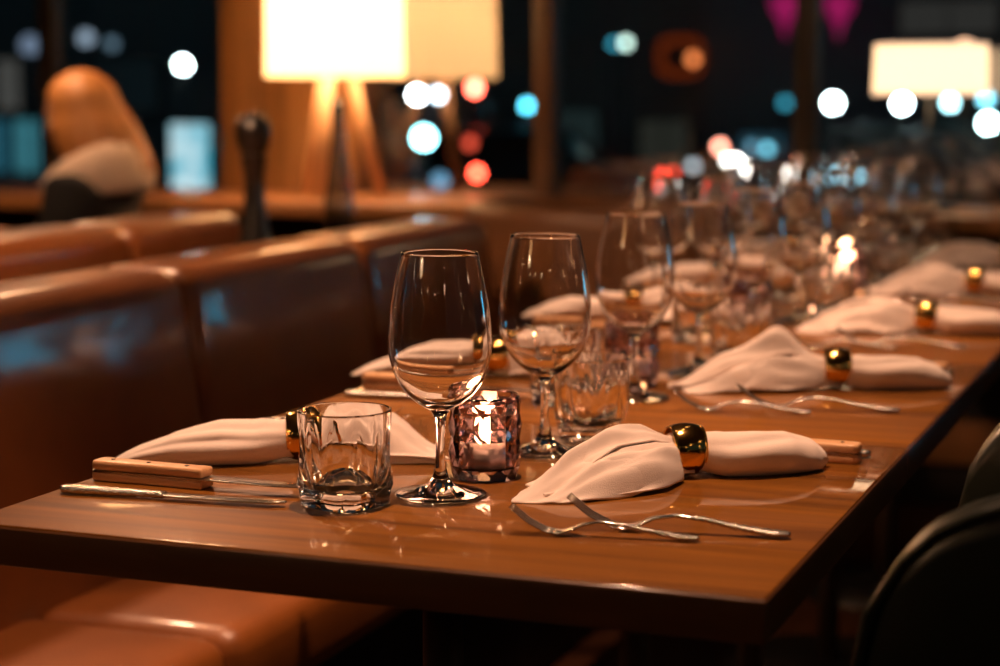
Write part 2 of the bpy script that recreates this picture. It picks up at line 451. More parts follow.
def make_tumbler():
    t = empty('tumbler'); seg = 96
    def ring(r, z, sq, flute=0.0, fac=0.0):
        out = []
        for k in range(seg):
            a = 2 * math.pi * k / seg
            n = 2 + 5 * sq
            f = (abs(math.cos(a)) ** n + abs(math.sin(a)) ** n) ** (-1 / n)
            f *= (1 - 0.20 * sq)
            f *= 1 - 0.5 * flute * (0.5 + 0.5 * math.cos(10 * a))
            h_ = math.pi / 12
            f *= 1 + fac * (math.cos(h_) / math.cos((a % (2 * h_)) - h_) - 1)
            out.append((r * f * math.cos(a), r * f * math.sin(a), z))
        return out
    def skin(rings, close_last=None, close_first=None):
        v, f = [], []
        for rg in rings: v += rg
        for i in range(len(rings) - 1):
            for k in range(seg):
                k2 = (k + 1) % seg
                f.append((i * seg + k, i * seg + k2, (i + 1) * seg + k2, (i + 1) * seg + k))
        if close_last is not None:
            v.append((0, 0, close_last)); n = (len(rings) - 1) * seg
            for k in range(seg): f.append((n + k, n + (k + 1) % seg, len(v) - 1))
        if close_first is not None:
            v.append((0, 0, close_first))
            for k in range(seg): f.append(((k + 1) % seg, k, len(v) - 1))
        return v, f
    outer_low = [ring(0.0375, 0.0003, 1.0), ring(0.0392, 0.0015, 1.0), ring(0.0396, 0.008, 1.0), ring(0.0400, 0.014, 0.9), ring(0.0402, 0.020, 0.6)]
    v, f = skin(outer_low, None, 0.0003)
    bs = link_mesh('base', v, f, M['clear_foot'], t); bs.data.set_sharp_from_angle(angle=R(35))
    outer_up = [ring(0.0402, 0.020, 0.6), ring(0.0405, 0.028, 0.3, 0, 1), ring(0.0409, 0.038, 0.08, 0, 1), ring(0.0414, 0.052, 0, 0, 1), ring(0.0418, 0.066, 0.0, 0, 1), ring(0.0421, 0.074, 0, 0, 0.2), ring(0.0424, 0.0865, 0)]
    lip = [ring(0.0421, 0.0876, 0), ring(0.0413, 0.0880, 0), ring(0.0405, 0.0873, 0)]
    inner = [ring(0.0400, 0.080, 0, 0.0), ring(0.0394, 0.072, 0, 0.01), ring(0.0386, 0.055, 0, 0.03), ring(0.0366, 0.038, 0, 0.05), ring(0.0325, 0.025, 0, 0.06), ring(0.027, 0.0195, 0, 0.05), ring(0.016, 0.0168, 0, 0.02)]
    v, f = skin(outer_up + lip + inner, 0.016)
    bd = link_mesh('body', v, f, M['clear'], t); bd.data.set_sharp_from_angle(angle=R(16))
    return t

def make_votive():
    t = empty('candle_holder'); N = 12
    lv = [(0.0320, 0.0004, 0), (0.0338, 0.006, 0), (0.0352, 0.014, 1), (0.0372, 0.027, 0), (0.0345, 0.040, 1), (0.0374, 0.053, 0), (0.0348, 0.066, 1), (0.0362, 0.078, 0), (0.0352, 0.0815, 0)]
    v, f = [], []
    offs = []; par = 0
    for i, (r, z, o) in enumerate(lv):
        for k in range(N):
            a = 2 * math.pi * (k + 0.5 * o) / N
            v.append((r * math.cos(a), r * math.sin(a), z))
    for i in range(len(lv) - 1):
        o0, o1 = lv[i][2], lv[i + 1][2]
        for k in range(N):
            k2 = (k + 1) % N
            a0, a1, b0, b1 = i * N + k, i * N + k2, (i + 1) * N + k, (i + 1) * N + k2
            if o0 == o1: f.append((a0, a1, b1, b0))
            elif o1: f += [(a0, a1, b0), (a1, b1, b0)]
            else: f += [(a0, a1, b1), (a0, b1, b0)]
    n = (len(lv) - 1) * N
    v.append((0, 0, 0.0004)); f += [((k + 1) % N, k, len(v) - 1) for k in range(N)]
    inner = [(0.0325, 0.0822), (0.0318, 0.078), (0.0310, 0.04), (0.0300, 0.014), (0.0270, 0.011)]
    base = n; last = n
    for r, z in inner:
        st_ = len(v)
        for k in range(N):
            a = 2 * math.pi * k / N; v.append((r * math.cos(a), r * math.sin(a), z))
        for k in range(N): f.append((last + k, last + (k + 1) % N, st_ + (k + 1) % N, st_ + k))
        last = st_
    v.append((0, 0, 0.0105)); f += [(last + k, last + (k + 1) % N, len(v) - 1) for k in range(N)]
    link_mesh('faceted_cup', v, f, M['smoke'], t, smooth=False)
    lathe('rim', [(0.0350, 0.0815), (0.0346, 0.0832), (0.0334, 0.0836), (0.0326, 0.0826)], M['smoke'], t, 56)
    return t

def make_candle(lit):
    t = empty('tealight_candle')
    lathe('tin_cup', [(0, 0.0), (0.0195, 0.0), (0.0200, 0.018), (0.0196, 0.018), (0.0190, 0.002), (0, 0.002)], M['tin'], t, 32)
    lathe('wax', [(0.0192, 0.004), (0.0192, 0.0225), (0.016, 0.0235), (0.006, 0.0215), (0, 0.0212)], M['wax'], t, 32)
    tube('wick', [(0, 0, 0.020), (0.0003, 0, 0.027), (0.0012, 0, 0.031)], 0.0008, M['wick'], t, 6)
    if lit:
        lathe('flame', catmull([(0, 0.026), (0.0040, 0.030), (0.0056, 0.035), (0.0046, 0.042), (0.0020, 0.049), (0, 0.052)], 4), M['flame'], t, 16)
        ld = bpy.data.lights.new('candle_light', 'POINT'); ld.energy = 0.55; ld.color = (1, 0.50, 0.24); ld.shadow_soft_size = 0.012
        lo = bpy.data.objects.new('candle_light', ld); COL.objects.link(lo); lo.parent = t; lo.location = (0, 0, 0.066)
    return t

# ------------------------------------------------------------------ napkins and rings
def sheet(grid, th):
    g = np.array(grid); n, m, _ = g.shape
    v = [tuple(p) for p in g.reshape(-1, 3)]
    lowg = g.copy(); lowg[:, :, 2] = np.maximum(lowg[:, :, 2] - th, 0.0004)
    v += [tuple(p) for p in lowg.reshape(-1, 3)]; o = n * m; f = []
    for i in range(n - 1):
        for j in range(m - 1):
            a, b, c, d = i * m + j, i * m + j + 1, (i + 1) * m + j + 1, (i + 1) * m + j
            f.append((a, b, c, d)); f.append((o + d, o + c, o + b, o + a))
    for j in range(m - 1):
        f.append((j + 1, j, o + j, o + j + 1)); a = (n - 1) * m + j; f.append((a, a + 1, o + a + 1, o + a))
    for i in range(n - 1):
        a = i * m; b = (i + 1) * m; f.append((a, b, o + b, o + a))
        a = i * m + m - 1; b = (i + 1) * m + m - 1; f.append((b, a, o + a, o + b))
    return v, f

def tri(x):
    x = x % 2.0
    return 1 - abs(x - 1) * 2          # -1..1 triangle wave

def napkin(seed, Lr=0.165, Lf=0.16, width=0.088, peak=0.0, bend=10, point=False, leaf=0.0, label='', group='folded white napkins'):
    rnd = random.Random(seed); V, F = [], []
    def add(v, f):
        o = len(V); V.extend(v); F.extend([tuple(i + o for i in q) for q in f])
    # gathered roll on the outer side of the ring
    n, m = 44, 56; v = []; p1, p2, p3 = [rnd.uniform(0, 6.28) for _ in range(3)]
    for i in range(n):
        t = -0.10 + 1.10 * i / (n - 1)
        T = [-.12, .08, .12, .22, .45, .70, .88, .97, 1]
        wq = np.interp(t, T, [.0185, .0185, .0195, .028, .036, .030, .018, .010, .004] if point else [.0185, .0185, .0195, .028, .035, .035, .028, .018, .008])
        hq = np.interp(t, T, [.036, .036, .037, .041, .040, .030, .017, .009, .004] if point else [.036, .036, .037, .040, .041, .039, .029, .017, .007])
        z0 = np.interp(t, [0, .10, .26], [.0056, .0052, 0.0006])
        for j in range(m):
            a = 2 * math.pi * j / m
            r = 1.0
            for c0, c1, dp, wd in ((1.15, 1.1, .24, .24), (2.35, -0.9, .18, .22), (0.35, 0.7, .15, .20), (1.8, 0.3, -.07, .3)):
                d = (a - (c0 + c1 * (t - .4)) + math.pi) % (2 * math.pi) - math.pi
                r -= dp * math.exp(-(d / wd) ** 2) * min(1, max(0.25, t * 2.2)) * (1 if t < .9 else (1 - t) * 10)
            r += 0.03 * math.sin(3 * a + 7 * t + p1) * min(1, abs(t) * 3)
            y = wq * math.cos(a) * r + 0.004 * math.sin(4 * t + p2)
            sa = math.sin(a)
            z = hq * (0.5 + 0.5 * (sa * r if sa > 0 else max(sa * 1.25, -1)))
            v.append((Lr * t + 0.006 * math.cos(a + p3) * max(t, 0), y, max(z0 + z, 0.0006)))
    f = []
    for i in range(n - 1):
        for j in range(m):
            j2 = (j + 1) % m; f.append((i * m + j, i * m + j2, (i + 1) * m + j2, (i + 1) * m + j))
    f.append(tuple(range(m - 1, -1, -1))); f.append(tuple(range((n - 1) * m, n * m)))
    add(v, f)
    # fanned side: overlapping layers spreading from the ring
    layers = [(-1.0, 1.0, 1.0, 0.0, 1.0, 5.0), (-1.04, 0.42, 0.86, 0.0025, 1.02, 3.6), (-0.35, 1.06, 0.93, 0.0048, 1.04, 4.2)]
    ph = rnd.uniform(0, 2); ph2 = rnd.uniform(0, 6.28); npl = 4.4
    for li, (q0, q1, lf, dz, hs, _n) in enumerate(layers):
        n, m = 40, 60; g = []
        for i in range(n):
            s = i / (n - 1); row = []
            for j in range(m):
                q = q0 + (q1 - q0) * j / (m - 1)
                s2 = max(0.0, (s - .13) / .87)
                L = Lf * (lf if s > .2 else 1 + (lf - 1) * s / .2) * (1 - 0.10 * abs(q) + 0.05 * tri(q * 0.8 + ph + 0.4 * li))
                x = -L * s + 0.004
                wd = 0.0182 + (width - 0.0182) * (s2 ** 0.75)
                if leaf: wd *= float(np.interp(s, [.45, 1], [1, leaf]))
                y = q * wd + 0.010 * s * math.sin(ph2)
                hc = np.interp(s, [0, .13, .3, .55, .8, 1], [.033, .034, .043, .042, .027, .006]) * (1 + (hs - 1) * min(1, s2 * 5))
                dome = max(0.0, 1 - abs(q * .97) ** 2.0) ** 0.62
                z = hc * dome
                amp = np.interp(s, [0, .14, .45, .8, 1], [0.0008, 0.0014, 0.0066, 0.0060, 0.0025])
                fold = tri(q * npl * 0.5 + ph + 0.35 * math.sin(2.2 * s + ph2))
                fold = math.copysign(abs(fold) ** 0.8, fold)
                z += amp * fold + amp * 0.35 * math.sin(13 * q + 6 * s + ph2) + amp * 0.25 * math.sin(21 * q - 9 * s + 2 * ph2)
                z += 0.0022 * math.sin(9 * s + 5 * q + ph2) * s
                edge = min(1, (1 - min(1, abs(q))) * 6)
                z += (1 - edge) * (0.005 + 0.005 * math.sin(11 * s + ph2)) * s * (1 if li else .4)
                if peak and li == 2:
                    z += peak * math.exp(-((s - .38) / .13) ** 2 - ((q - .2) / .4) ** 2)
                z *= float(np.interp(s, [.7, 1], [1, .3]))
                zr = np.interp(s, [0, .13, .3], [.0062, .0058, 0.0])
                row.append((x, y, max(z + zr, 0.0012 + 0.002 * li) + dz * min(1, s2 * 5) * float(np.interp(s, [.7, 1], [1, .4]))))
            cb, sb_ = math.cos(R(bend)), math.sin(R(bend))
            row = [(p[0] * (1 - min(1, -p[0] * 40 if p[0] < 0 else 0)) + min(1, -p[0] * 40 if p[0] < 0 else 0) * (p[0] * cb - p[1] * sb_), p[1] + min(1, -p[0] * 40 if p[0] < 0 else 0) * (p[0] * sb_ + p[1] * cb - p[1]), p[2]) for p in row]
            g.append(row)
        vv, ff = sheet(g, 0.0016); add(vv, ff)
    # soft filling roll under the layers so that the cloth reads as thick
    n, m = 22, 32; v = []
    for i in range(n):
        s = -0.04 + 0.80 * i / (n - 1)
        wd = (0.018 + (width - 0.018) * max(s - .13, 0) ** 0.75) * 0.86 * (float(np.interp(s, [.45, 1], [1, leaf])) if leaf else 1)
        hc = np.interp(s, [-.1, 0, .14, .3, .55, .8, 1], [.032, .032, .033, .034, .031, .015, .004])
        for j in range(m):
            a = 2 * math.pi * j / m; sa = math.sin(a)
            xx_, yy_ = -Lf * 0.9 * s, wd * math.cos(a); kb = min(1, max(0, -xx_ * 40)) * R(bend)
            v.append((xx_ * math.cos(kb) - yy_ * math.sin(kb), xx_ * math.sin(kb) + yy_ * math.cos(kb), max(np.interp(s, [0, .14, .3], [.0062, .0058, .0005]) + hc * (0.5 + 0.5 * max(sa * (1 if sa > 0 else 1.3), -1)) * (1 if sa < 0 else (0.96 - .25 * abs(math.cos(a)))), 0.0006)))
    f = []
    for i in range(n - 1):
        for j in range(m):
            j2 = (j + 1) % m; f.append((i * m + j2, i * m + j, (i + 1) * m + j, (i + 1) * m + j2))
    f.append(tuple(range(m))); f.append(tuple(range(n * m - 1, (n - 1) * m - 1, -1)))
    add(v, f)
    o = link_mesh('napkin', V, F, M['cloth'], None, True)
    fix_normals(o)
    return tag(o, label, 'napkin', group)

def make_ring():
    t = empty('napkin_ring')
    out = [(0.0205, -0.0150), (0.0222, -0.0152), (0.0238, -0.0120), (0.0252, -0.006), (0.0256, 0), (0.0252, 0.006), (0.0238, 0.0120), (0.0222, 0.0152), (0.0205, 0.0150)]
    lathe('barrel', catmull(out, 4) + [(0.0208, 0.010), (0.0222, 0), (0.0208, -0.010), (0.0205, -0.0150)], M['gold'], t, 56, loc=(0, 0, 0.0257), axis='x')
    for s in (-1, 1):
        o = lathe('rim_bead', [(0.0204 + 0.0016 + 0.0016 * math.cos(R(a)), 0.0016 * math.sin(R(a))) for a in range(0, 361, 45)], M['gold'], t, 48, loc=(0.0151 * s, 0, 0.0257), axis='x')
    return t

# ------------------------------------------------------------------ cutlery (handle end at x = 0, tip towards +x)
def strip(name, xs, zs, ws, ths, mat, parent, yoff=0.0):
    """flat bar: centre height zs, half width ws, half thickness ths at stations xs, with rounded section"""
    v, f = [], []; m = 8
    for x, z, w_, th in zip(xs, zs, ws, ths):
        for k in range(m):
            a = 2 * math.pi * (k + 0.5) / m
            c, s_ = math.cos(a), math.sin(a)
            v.append((x, yoff + w_ * math.copysign(abs(c) ** .6, c), z + th * math.copysign(abs(s_) ** .8, s_)))
    for i in range(len(xs) - 1):
        for k in range(m):
            k2 = (k + 1) % m; f.append((i * m + k, i * m + k2, (i + 1) * m + k2, (i + 1) * m + k))
    f.append(tuple(range(m))); n = (len(xs) - 1) * m; f.append(tuple(range(n + m - 1, n - 1, -1)))
    return fix_normals(link_mesh(name, v, f, mat, parent, True))

FX = [0, .02, .05, .08, .105, .125, .14, .15, .165, .185, .205]
FZ = [.0045, .0045, .0085, .0140, .0160, .0125, .0060, .0030, .0045, .0140, .0300]
def scaled(o, k):
    o.scale = (k, k, k); return o

def make_fork():
    t = empty('fork')
    def zz(x): return float(np.interp(x, FX, FZ))
    xs = np.linspace(0, .088, 22)
    ws = [np.interp(x, [0, .004, .012, .03, .05, .088], [.003, .0075, .0088, .0066, .0045, .0036]) * (1 + .07 * math.sin(x * 520)) for x in xs]
    strip('handle', xs, [zz(x) for x in xs], ws, [np.interp(x, [0, .02, .088], [.0016, .0030, .0022]) * (1 + .2 * math.sin(x * 640)) for x in xs], M['pattern'], t)
    xs = np.linspace(.0875, .134, 12)
    strip('neck', xs, [zz(x) for x in xs], [np.interp(x, [.0875, .12, .128, .134], [.0036, .0032, .0062, .0105]) for x in xs], [.0020] * 12, M['silver'], t)
    xs = np.linspace(.1335, .157, 8)
    strip('head', xs, [zz(x) for x in xs], [np.interp(x, [.1335, .14, .157], [.0103, .0122, .0124]) for x in xs], [.0013] * 8, M['silver'], t)
    for kx in range(4):
        xs = np.linspace(.1565, .205, 10); y = -.0093 + .0062 * kx
        strip('tine', xs, [zz(x) for x in xs], [np.interp(x, [.1565, .195, .205], [.0019, .0016, .0006]) for x in xs], [np.interp(x, [.1565, .205], [.0013, .0008]) for x in xs], M['silver'], t, y)
    return t

def make_steak_knife():
    t = empty('steak_knife')
    out = [(0.000, -.009), (0.003, -.0122), (.02, -.0125), (.06, -.0105), (.105, -.0105), (.122, -.0115), (.1225, .0110), (.105, .0105), (.06, .0100), (.02, .0112), (.004, .0108), (0, .007)]
    extrude_poly('lower_handle_scale', out, 'z', 0.0003, 0.0088, M['knife_wood'], t, bevel=0.0022)
    extrude_poly('tang', [(x * 0.998 + .0002, y * 1.01) for x, y in out], 'z', 0.0089, 0.0107, M['steel'], t)
    up = extrude_poly('upper_handle_scale', out, 'z', 0.0108, 0.0200, M['knife_wood'], t, bevel=0.0028)
    for x in (.018, .058, .100):
        lathe('rivet', [(0, 0.0200), (.0022, 0.0200), (.0020, 0.0206), (0, 0.0208)], M['iron'], t, 12, loc=(x, 0, 0))
    bl = [(.121, -.0100), (.200, -.0095), (.222, -.0050), (.236, .0040), (.228, .0088), (.200, .0100), (.121, .0100)]
    extrude_poly('blade', bl, 'z', 0.0091, 0.0106, M['steel'], t, bevel=0.0004)
    return t

def make_table_knife():
    t = empty('table_knife')
    xs = np.linspace(0, .105, 26)
    strip('handle', xs, [.0045] * 26, [np.interp(x, [0, .004, .015, .05, .095, .105], [.003, .0078, .0085, .0068, .0055, .0066]) * (1 + .06 * math.sin(x * 480)) for x in xs],
          [np.interp(x, [0, .01, .05, .105], [.0028, .0040, .0036, .0030]) * (1 + .12 * math.sin(x * 600)) for x in xs], M['pattern'], t)
    bl = [(.103, -.0055), (.112, -.0085), (.190, -.0095), (.212, -.0080), (.224, -.0010), (.224, .0040), (.216, .0066), (.112, .0066), (.103, .0055)]
    extrude_poly('blade', bl, 'z', 0.0034, 0.0054, M['steel'], t, bevel=0.0005)
    return t

# ------------------------------------------------------------------ laying the tables
DY = 0.605
def nm(i): return ORD[i] + ' table'
NEAR = {0: 'nearest the camera'}
def wine(i, x, y, label): place('wine', make_wine_glass, (x, y, TZ), random.uniform(0, 6), label, 'wine glass', 'wine glasses on the dinner tables')
for i in range(5):
    d = DY * i
    o_ = ORD[i]
    wine(i, -0.676, 1.598 + d, ['large clear wine glass nearest the camera, left of the lit mauve candle holder', 'clear wine glass on the second table, nearer of the pair in line',
         'clear wine glass on the third table, nearer of the pair in line', 'clear wine glass on the fourth table, in front of the far candle', 'clear wine glass on the farthest table, nearer of its pair'][i])
    wine(i, -0.658, 1.832 + d, ['clear wine glass right behind the lit mauve candle holder on the nearest table', 'clear wine glass on the second table, farther of the pair in line',
         'clear wine glass on the third table, farther of the pair in line', 'clear wine glass on the fourth table, behind the far candle', 'clear wine glass on the farthest table, last in line'][i])
    if i >= 2:
        wine(i, -0.815, 1.945 + d, 'clear wine glass at the banquette side of the %s table, right one' % o_)
        wine(i, -0.925, 1.95 + d, 'clear wine glass at the banquette side of the %s table, left one' % o_)
    rz0 = R(79)
    place('tumbler', make_tumbler, (-0.739, 1.527 + d, TZ), rz0 - R(8), ['heavy square based tumbler in front, left of the nearest wine glass', 'square based tumbler on the second table, banquette side',
          'square based tumbler on the third table, banquette side', 'square based tumbler on the fourth table, banquette side', 'square based tumbler on the farthest table, banquette side'][i], 'tumbler', 'rocks tumblers on the dinner tables')
    place('tumbler', make_tumbler, (-0.640 if i == 0 else -0.63, 1.930 + d, TZ), rz0 + R(20), ['square based tumbler behind the front right napkin, past the second wine glass', 'square based tumbler on the second table, chair side',
          'square based tumbler on the third table, chair side', 'square based tumbler on the fourth table, chair side', 'square based tumbler on the farthest table, chair side'][i], 'tumbler', 'rocks tumblers on the dinner tables')
    lit = i in (0, 3)
    cx_, cy_ = -0.668 - (0.04 if i in (1, 2, 4) else 0), 1.690 + d
    vt = place('votive', make_votive, (cx_, cy_, TZ), 0.1 * i, '%s mauve faceted glass candle holder on the %s table' % ('glowing' if lit else 'unlit', o_), 'candle holder', 'faceted glass candle holders'); scaled(vt, 0.965)
    place('candle%d' % lit, lambda: make_candle(lit), (cx_, cy_, TZ + 0.0108), 0.0, '%s inside the candle holder on the %s table' % ('burning tealight candle' if lit else 'unlit tealight candle', o_), 'candle', 'tealight candles')
    # chair side setting
    nx, ny, na = [(-0.491, 1.769, 34), (-0.463, 2.371, 20), (-0.442, 2.966, 6), (-0.444, 3.559, 3), (-0.45, 4.16, 8)][i]
    n = napkin(11 + i, peak=0.026 if i == 1 else 0.0, Lr=0.148 if i == 0 else 0.14, Lf=0.208 if i != 1 else 0.22, width=0.078 if i == 0 else 0.068, leaf=0.42 if i == 0 else 0.6, bend=25 if i == 0 else 4, label='white linen napkin through a gold ring, chair side of the %s table' % o_)
    n.location = (nx, ny, TZ); n.rotation_euler = (0, 0, R(na))
    place('ring', make_ring, (nx, ny, TZ), R(na), 'gold ring around the napkin on the chair side of the %s table' % o_, 'napkin ring', 'gold napkin rings')
    dx2, dy2 = (0, 0) if i == 0 else (-0.03, 0.06 - 0.0 * i)
    fy = d if i == 0 else (0.655 if i == 1 else d + 0.04)
    f1 = place('fork', make_fork, (-0.404 + (0 if i == 0 else -.045), 1.504 + fy, TZ), R(180 + 8.4), 'silver fork beside the chair side napkin of the %s table, the smaller one' % o_, 'fork', 'forks on the chair side'); scaled(f1, 0.78)
    f2 = place('fork', make_fork, (-0.336 + (0 if i == 0 else -.02), 1.542 + fy + (0 if i == 0 else .008), TZ), R(180 + 7.5), 'silver fork beside the chair side napkin of the %s table, the larger one' % o_, 'fork', 'forks on the chair side'); scaled(f2, 0.92)
    place('steak', make_steak_knife, (-0.343, 1.889 + d, TZ), R(180 - 3), 'wooden handled steak knife past the chair side napkin of the %s table' % o_, 'steak knife', 'steak knives on the chair side')
    place('tknife', make_table_knife, (-0.338, 1.920 + d, TZ), R(180 - 2), 'silver table knife past the chair side napkin of the %s table' % o_, 'table knife', 'table knives on the chair side')
    # banquette side setting
    bx, by, ba = [(-0.872, 1.705, 27), (-0.90, 2.315, 22), (-0.90, 2.92, 17), (-0.91, 3.52, 20), (-0.91, 4.12, 14)][i]
    n = napkin(31 + i, Lr=0.185, Lf=0.15, width=0.07, bend=16 if i == 0 else 8, point=True, label='white linen napkin through a gold ring, banquette side of the %s table' % o_)
    n.location = (bx, by, TZ); n.rotation_euler = (0, 0, R(180 + ba))
    place('ring', make_ring, (bx, by, TZ), R(180 + ba), 'gold ring around the napkin on the banquette side of the %s table' % o_, 'napkin ring', 'gold napkin rings')
    place('steak', make_steak_knife, (-1.013, 1.549 + d, TZ), R(-1.5), ['wooden handled steak knife in front, left of the square tumbler', 'wooden handled steak knife on the banquette side of the second table',
          'wooden handled steak knife on the banquette side of the third table', 'wooden handled steak knife on the banquette side of the fourth table', 'wooden handled steak knife on the banquette side of the farthest table'][i], 'steak knife', 'steak knives on the banquette side')
    place('tknife', make_table_knife, (-1.008, 1.480 + d, TZ), R(5), 'silver table knife in front of the steak knife, banquette side of the %s table' % o_, 'table knife', 'table knives on the banquette side')
    for q, (fx_, fy_) in enumerate(((-0.985, 1.850), (-1.01, 1.890))):
        place('fork', make_fork, (fx_, fy_ + d, TZ), R(4), 'silver fork past the banquette side napkin of the %s table, %s of the two' % (o_, ['nearer', 'farther'][q]), 'fork', 'forks on the banquette side')

# small black pot on the fourth table
pot = empty('black_pot', (-0.722, 3.748, TZ))
lathe('pot_body', catmull([(0, 0.0), (0.026, 0.0), (0.031, 0.012), (0.034, 0.034), (0.031, 0.052), (0.028, 0.056)], 4) + [(0, .056)], M['iron'], pot, 32)
lathe('lid', catmull([(0.029, 0.056), (0.027, 0.068), (0.017, 0.079), (0.006, 0.083), (0.004, .087), (0.0055, .092), (0, .095)], 4), M['iron'], pot, 32)
tag(pot, 'small black lidded pot beside the far candle on the fourth table', 'pot')

# ------------------------------------------------------------------ lamps
def point(name, loc, e, col, r, parent):
    ld = bpy.data.lights.new(name, 'POINT'); ld.energy = e; ld.color = col; ld.shadow_soft_size = r
    o = bpy.data.objects.new(name, ld); COL.objects.link(o); o.parent = parent; o.location = loc; return o

def shade(parent, r0, r1, z0, z1, mat_o, seg=56):
    o = lathe('lamp_shade', [(r0, z0), (r1, z1)], mat_o, parent, seg)
    lathe('shade_lining', [(r1 - 0.003, z1), (r0 - 0.003, z0)], M['shade_in'], parent, seg)
    for r, z in ((r0, z0), (r1, z1)):
        lathe('shade_ring', [(r - 0.0015 + 0.003 * math.cos(R(a)), z + 0.003 * math.sin(R(a))) for a in range(0, 361, 60)], mat_o, parent, seg)

lp = at_y(335, 76, 4.87)
tl = empty('tripod_lamp', (lp.x, lp.y, 0.82))
zb = lp.z - 0.82
for k in range(3):
    a = R(36 + 120 * k)
    tube('leg', [(0.13 * math.cos(a), 0.13 * math.sin(a), 0.010), (0.034 * math.cos(a), 0.034 * math.sin(a), zb + 0.04)], [0.014, 0.019], M['ash'], tl, 12)
lathe('hub', [(0, zb + .02), (.045, zb + .02), (.045, zb + .045), (0, zb + .045)], M['ash'], tl, 24)
tube('socket', [(0, 0, zb + .045), (0, 0, zb + .10)], .018, M['iron'], tl, 12)
lathe('bulb', catmull([(0, .095 + zb), (.014, .10 + zb), (.032, .14 + zb), (.026, .165 + zb), (0, .178 + zb)], 4), M['bulb'], tl, 20)
shade(tl, 0.194, 0.188, zb, zb + 0.30, M['shade'])
point('lamp_light', (0, 0, zb + 0.23), 20, WARM, 0.05, tl)
tag(tl, 'wooden tripod lamp with glowing white drum shade on the window ledge', 'lamp')

rp = at_y(930, 94, 4.92)
sl = empty('table_lamp', (rp.x, rp.y, 0.82)); zb = rp.z - 0.82
lathe('base', [(0, 0), (.07, 0), (.07, .008), (.012, .016), (0, .016)], M['iron'], sl, 32)
tube('stem', [(0, 0, .014), (0, 0, zb + .04)], .006, M['iron'], sl, 10)
lathe('bulb', catmull([(0, .04 + zb), (.012, .045 + zb), (.026, .075 + zb), (.02, .09 + zb), (0, .10 + zb)], 4), M['bulb'], sl, 20)
shade(sl, 0.143, 0.139, zb, zb + 0.122, M['shade2'])
point('lamp_light', (0, 0, zb + 0.112), 0.7, WARM, 0.04, sl)
tag(sl, 'low wide pale lamp shade glowing on a slim dark stem, right end of the ledge', 'lamp')

def pendant(x, y, z, e, label, r=0.22, h=0.24):
    t = empty('pendant_lamp', (x, y, z))
    lathe('ceiling_rose', [(0, 2.97 - z), (.05, 2.975 - z), (.05, 3.0 - z), (0, 3.0 - z)], M['iron'], t, 24)
    tube('cord', [(0, 0, h - .06), (0, 0, 2.98 - z)], .004, M['iron'], t, 8)
    lathe('bulb', catmull([(0, .06), (.028, .08), (.032, .11), (.014, .15), (0, .19)], 4), M['bulb'], t, 20)
    shade(t, r, r * .97, 0, h, M['shade'])
    point('lamp_light', (0, 0, 0.05), e, WARM, 0.05, t)
    return tag(t, label, 'lamp', 'pendant lamps')
pendant(-1.93, 2.70, 1.71, 44, 'drum pendant lamp hanging over the console between the banquettes', 0.15, 0.22)
pendant(-1.93, -0.55, 1.72, 4, 'drum pendant lamp hanging before the near end of the console')
pendant(-2.94, 4.22, 1.42, 6, 'drum pendant lamp hanging over the booth of the seated person', 0.15, 0.24)
def downlight(x, y, e, label, cone=36):
    t = empty('downlight', (x, y, 2.96))
    lathe('trim_ring', [(.045, .04), (.062, .04), (.062, 0), (.045, 0), (.045, .04)], M['iron'], t, 28)
    lathe('lens', [(0, .030), (.045, .030)], M['bulb'], t, 24)
    ld = bpy.data.lights.new('spot', 'SPOT'); ld.energy = e; ld.color = WARM; ld.shadow_soft_size = .04
    ld.spot_size = R(cone); ld.spot_blend = .8
    o = bpy.data.objects.new('spot', ld); COL.objects.link(o); o.parent = t; o.location = (0, 0, -.01)
    return tag(t, label, 'downlight', 'ceiling downlights over the tables')
for x, y, e, lb in ((-0.62, 1.66, 260, 'ceiling downlight above the nearest table'), (-0.62, 2.45, 220, 'ceiling downlight above the second table'),
                    (-0.62, 3.20, 150, 'ceiling downlight above the third table'), (-0.62, 3.72, 45, 'ceiling downlight above the fourth table'),
                    (-1.19, 2.0, 170, 'ceiling downlight above the banquette seat')):
    downlight(x, y, e, lb, 19 if x < -1 else 36)

def glint_bulb(x, y, z, label):  # unseen bulb, added to put glints into the glassware
    t = empty('added_bulb', (x, y, z))
    tube('cord', [(0, 0, .11), (0, 0, 3.0 - z)], .003, M['iron'], t, 6)
    tube('socket', [(0, 0, .07), (0, 0, .12)], .017, M['iron'], t, 12)
    lathe('bulb', catmull([(0, -.03), (.026, -.018), (.036, .012), (.026, .045), (.014, .07), (0, .072)], 4), M['glint_glow'], t, 18)
    return tag(t, label, 'lamp', 'unseen bulbs added for glints in the glassware')
for k, (x, y, z) in enumerate([(1.35, -1.2, 1.95), (1.35, 0.2, 1.95), (1.35, 1.6, 1.95), (1.35, 3.0, 1.95), (0.1, -2.4, 2.0), (-1.2, -2.4, 2.0), (-2.5, -2.4, 2.0), (-3.7, -0.8, 1.9), (-3.7, 0.9, 1.9), (2.3, 0.9, 1.6), (2.3, 2.4, 1.6)]):
    glint_bulb(x, y, z, ['added glint bulb over the right aisle, %s' % q for q in ('nearest the back wall', 'second from the back wall', 'third from the back wall', 'nearest the windows')][k] if k < 4 else
              ['added glint bulb by the back wall, right of three', 'added glint bulb by the back wall, middle of three', 'added glint bulb by the back wall, left of three', 'added glint bulb over the left booths, nearer the back wall',
               'added glint bulb over the left booths, nearer the windows', 'low added glint bulb by the right wall, nearer the back', 'low added glint bulb by the right wall, nearer the windows'][k - 4])

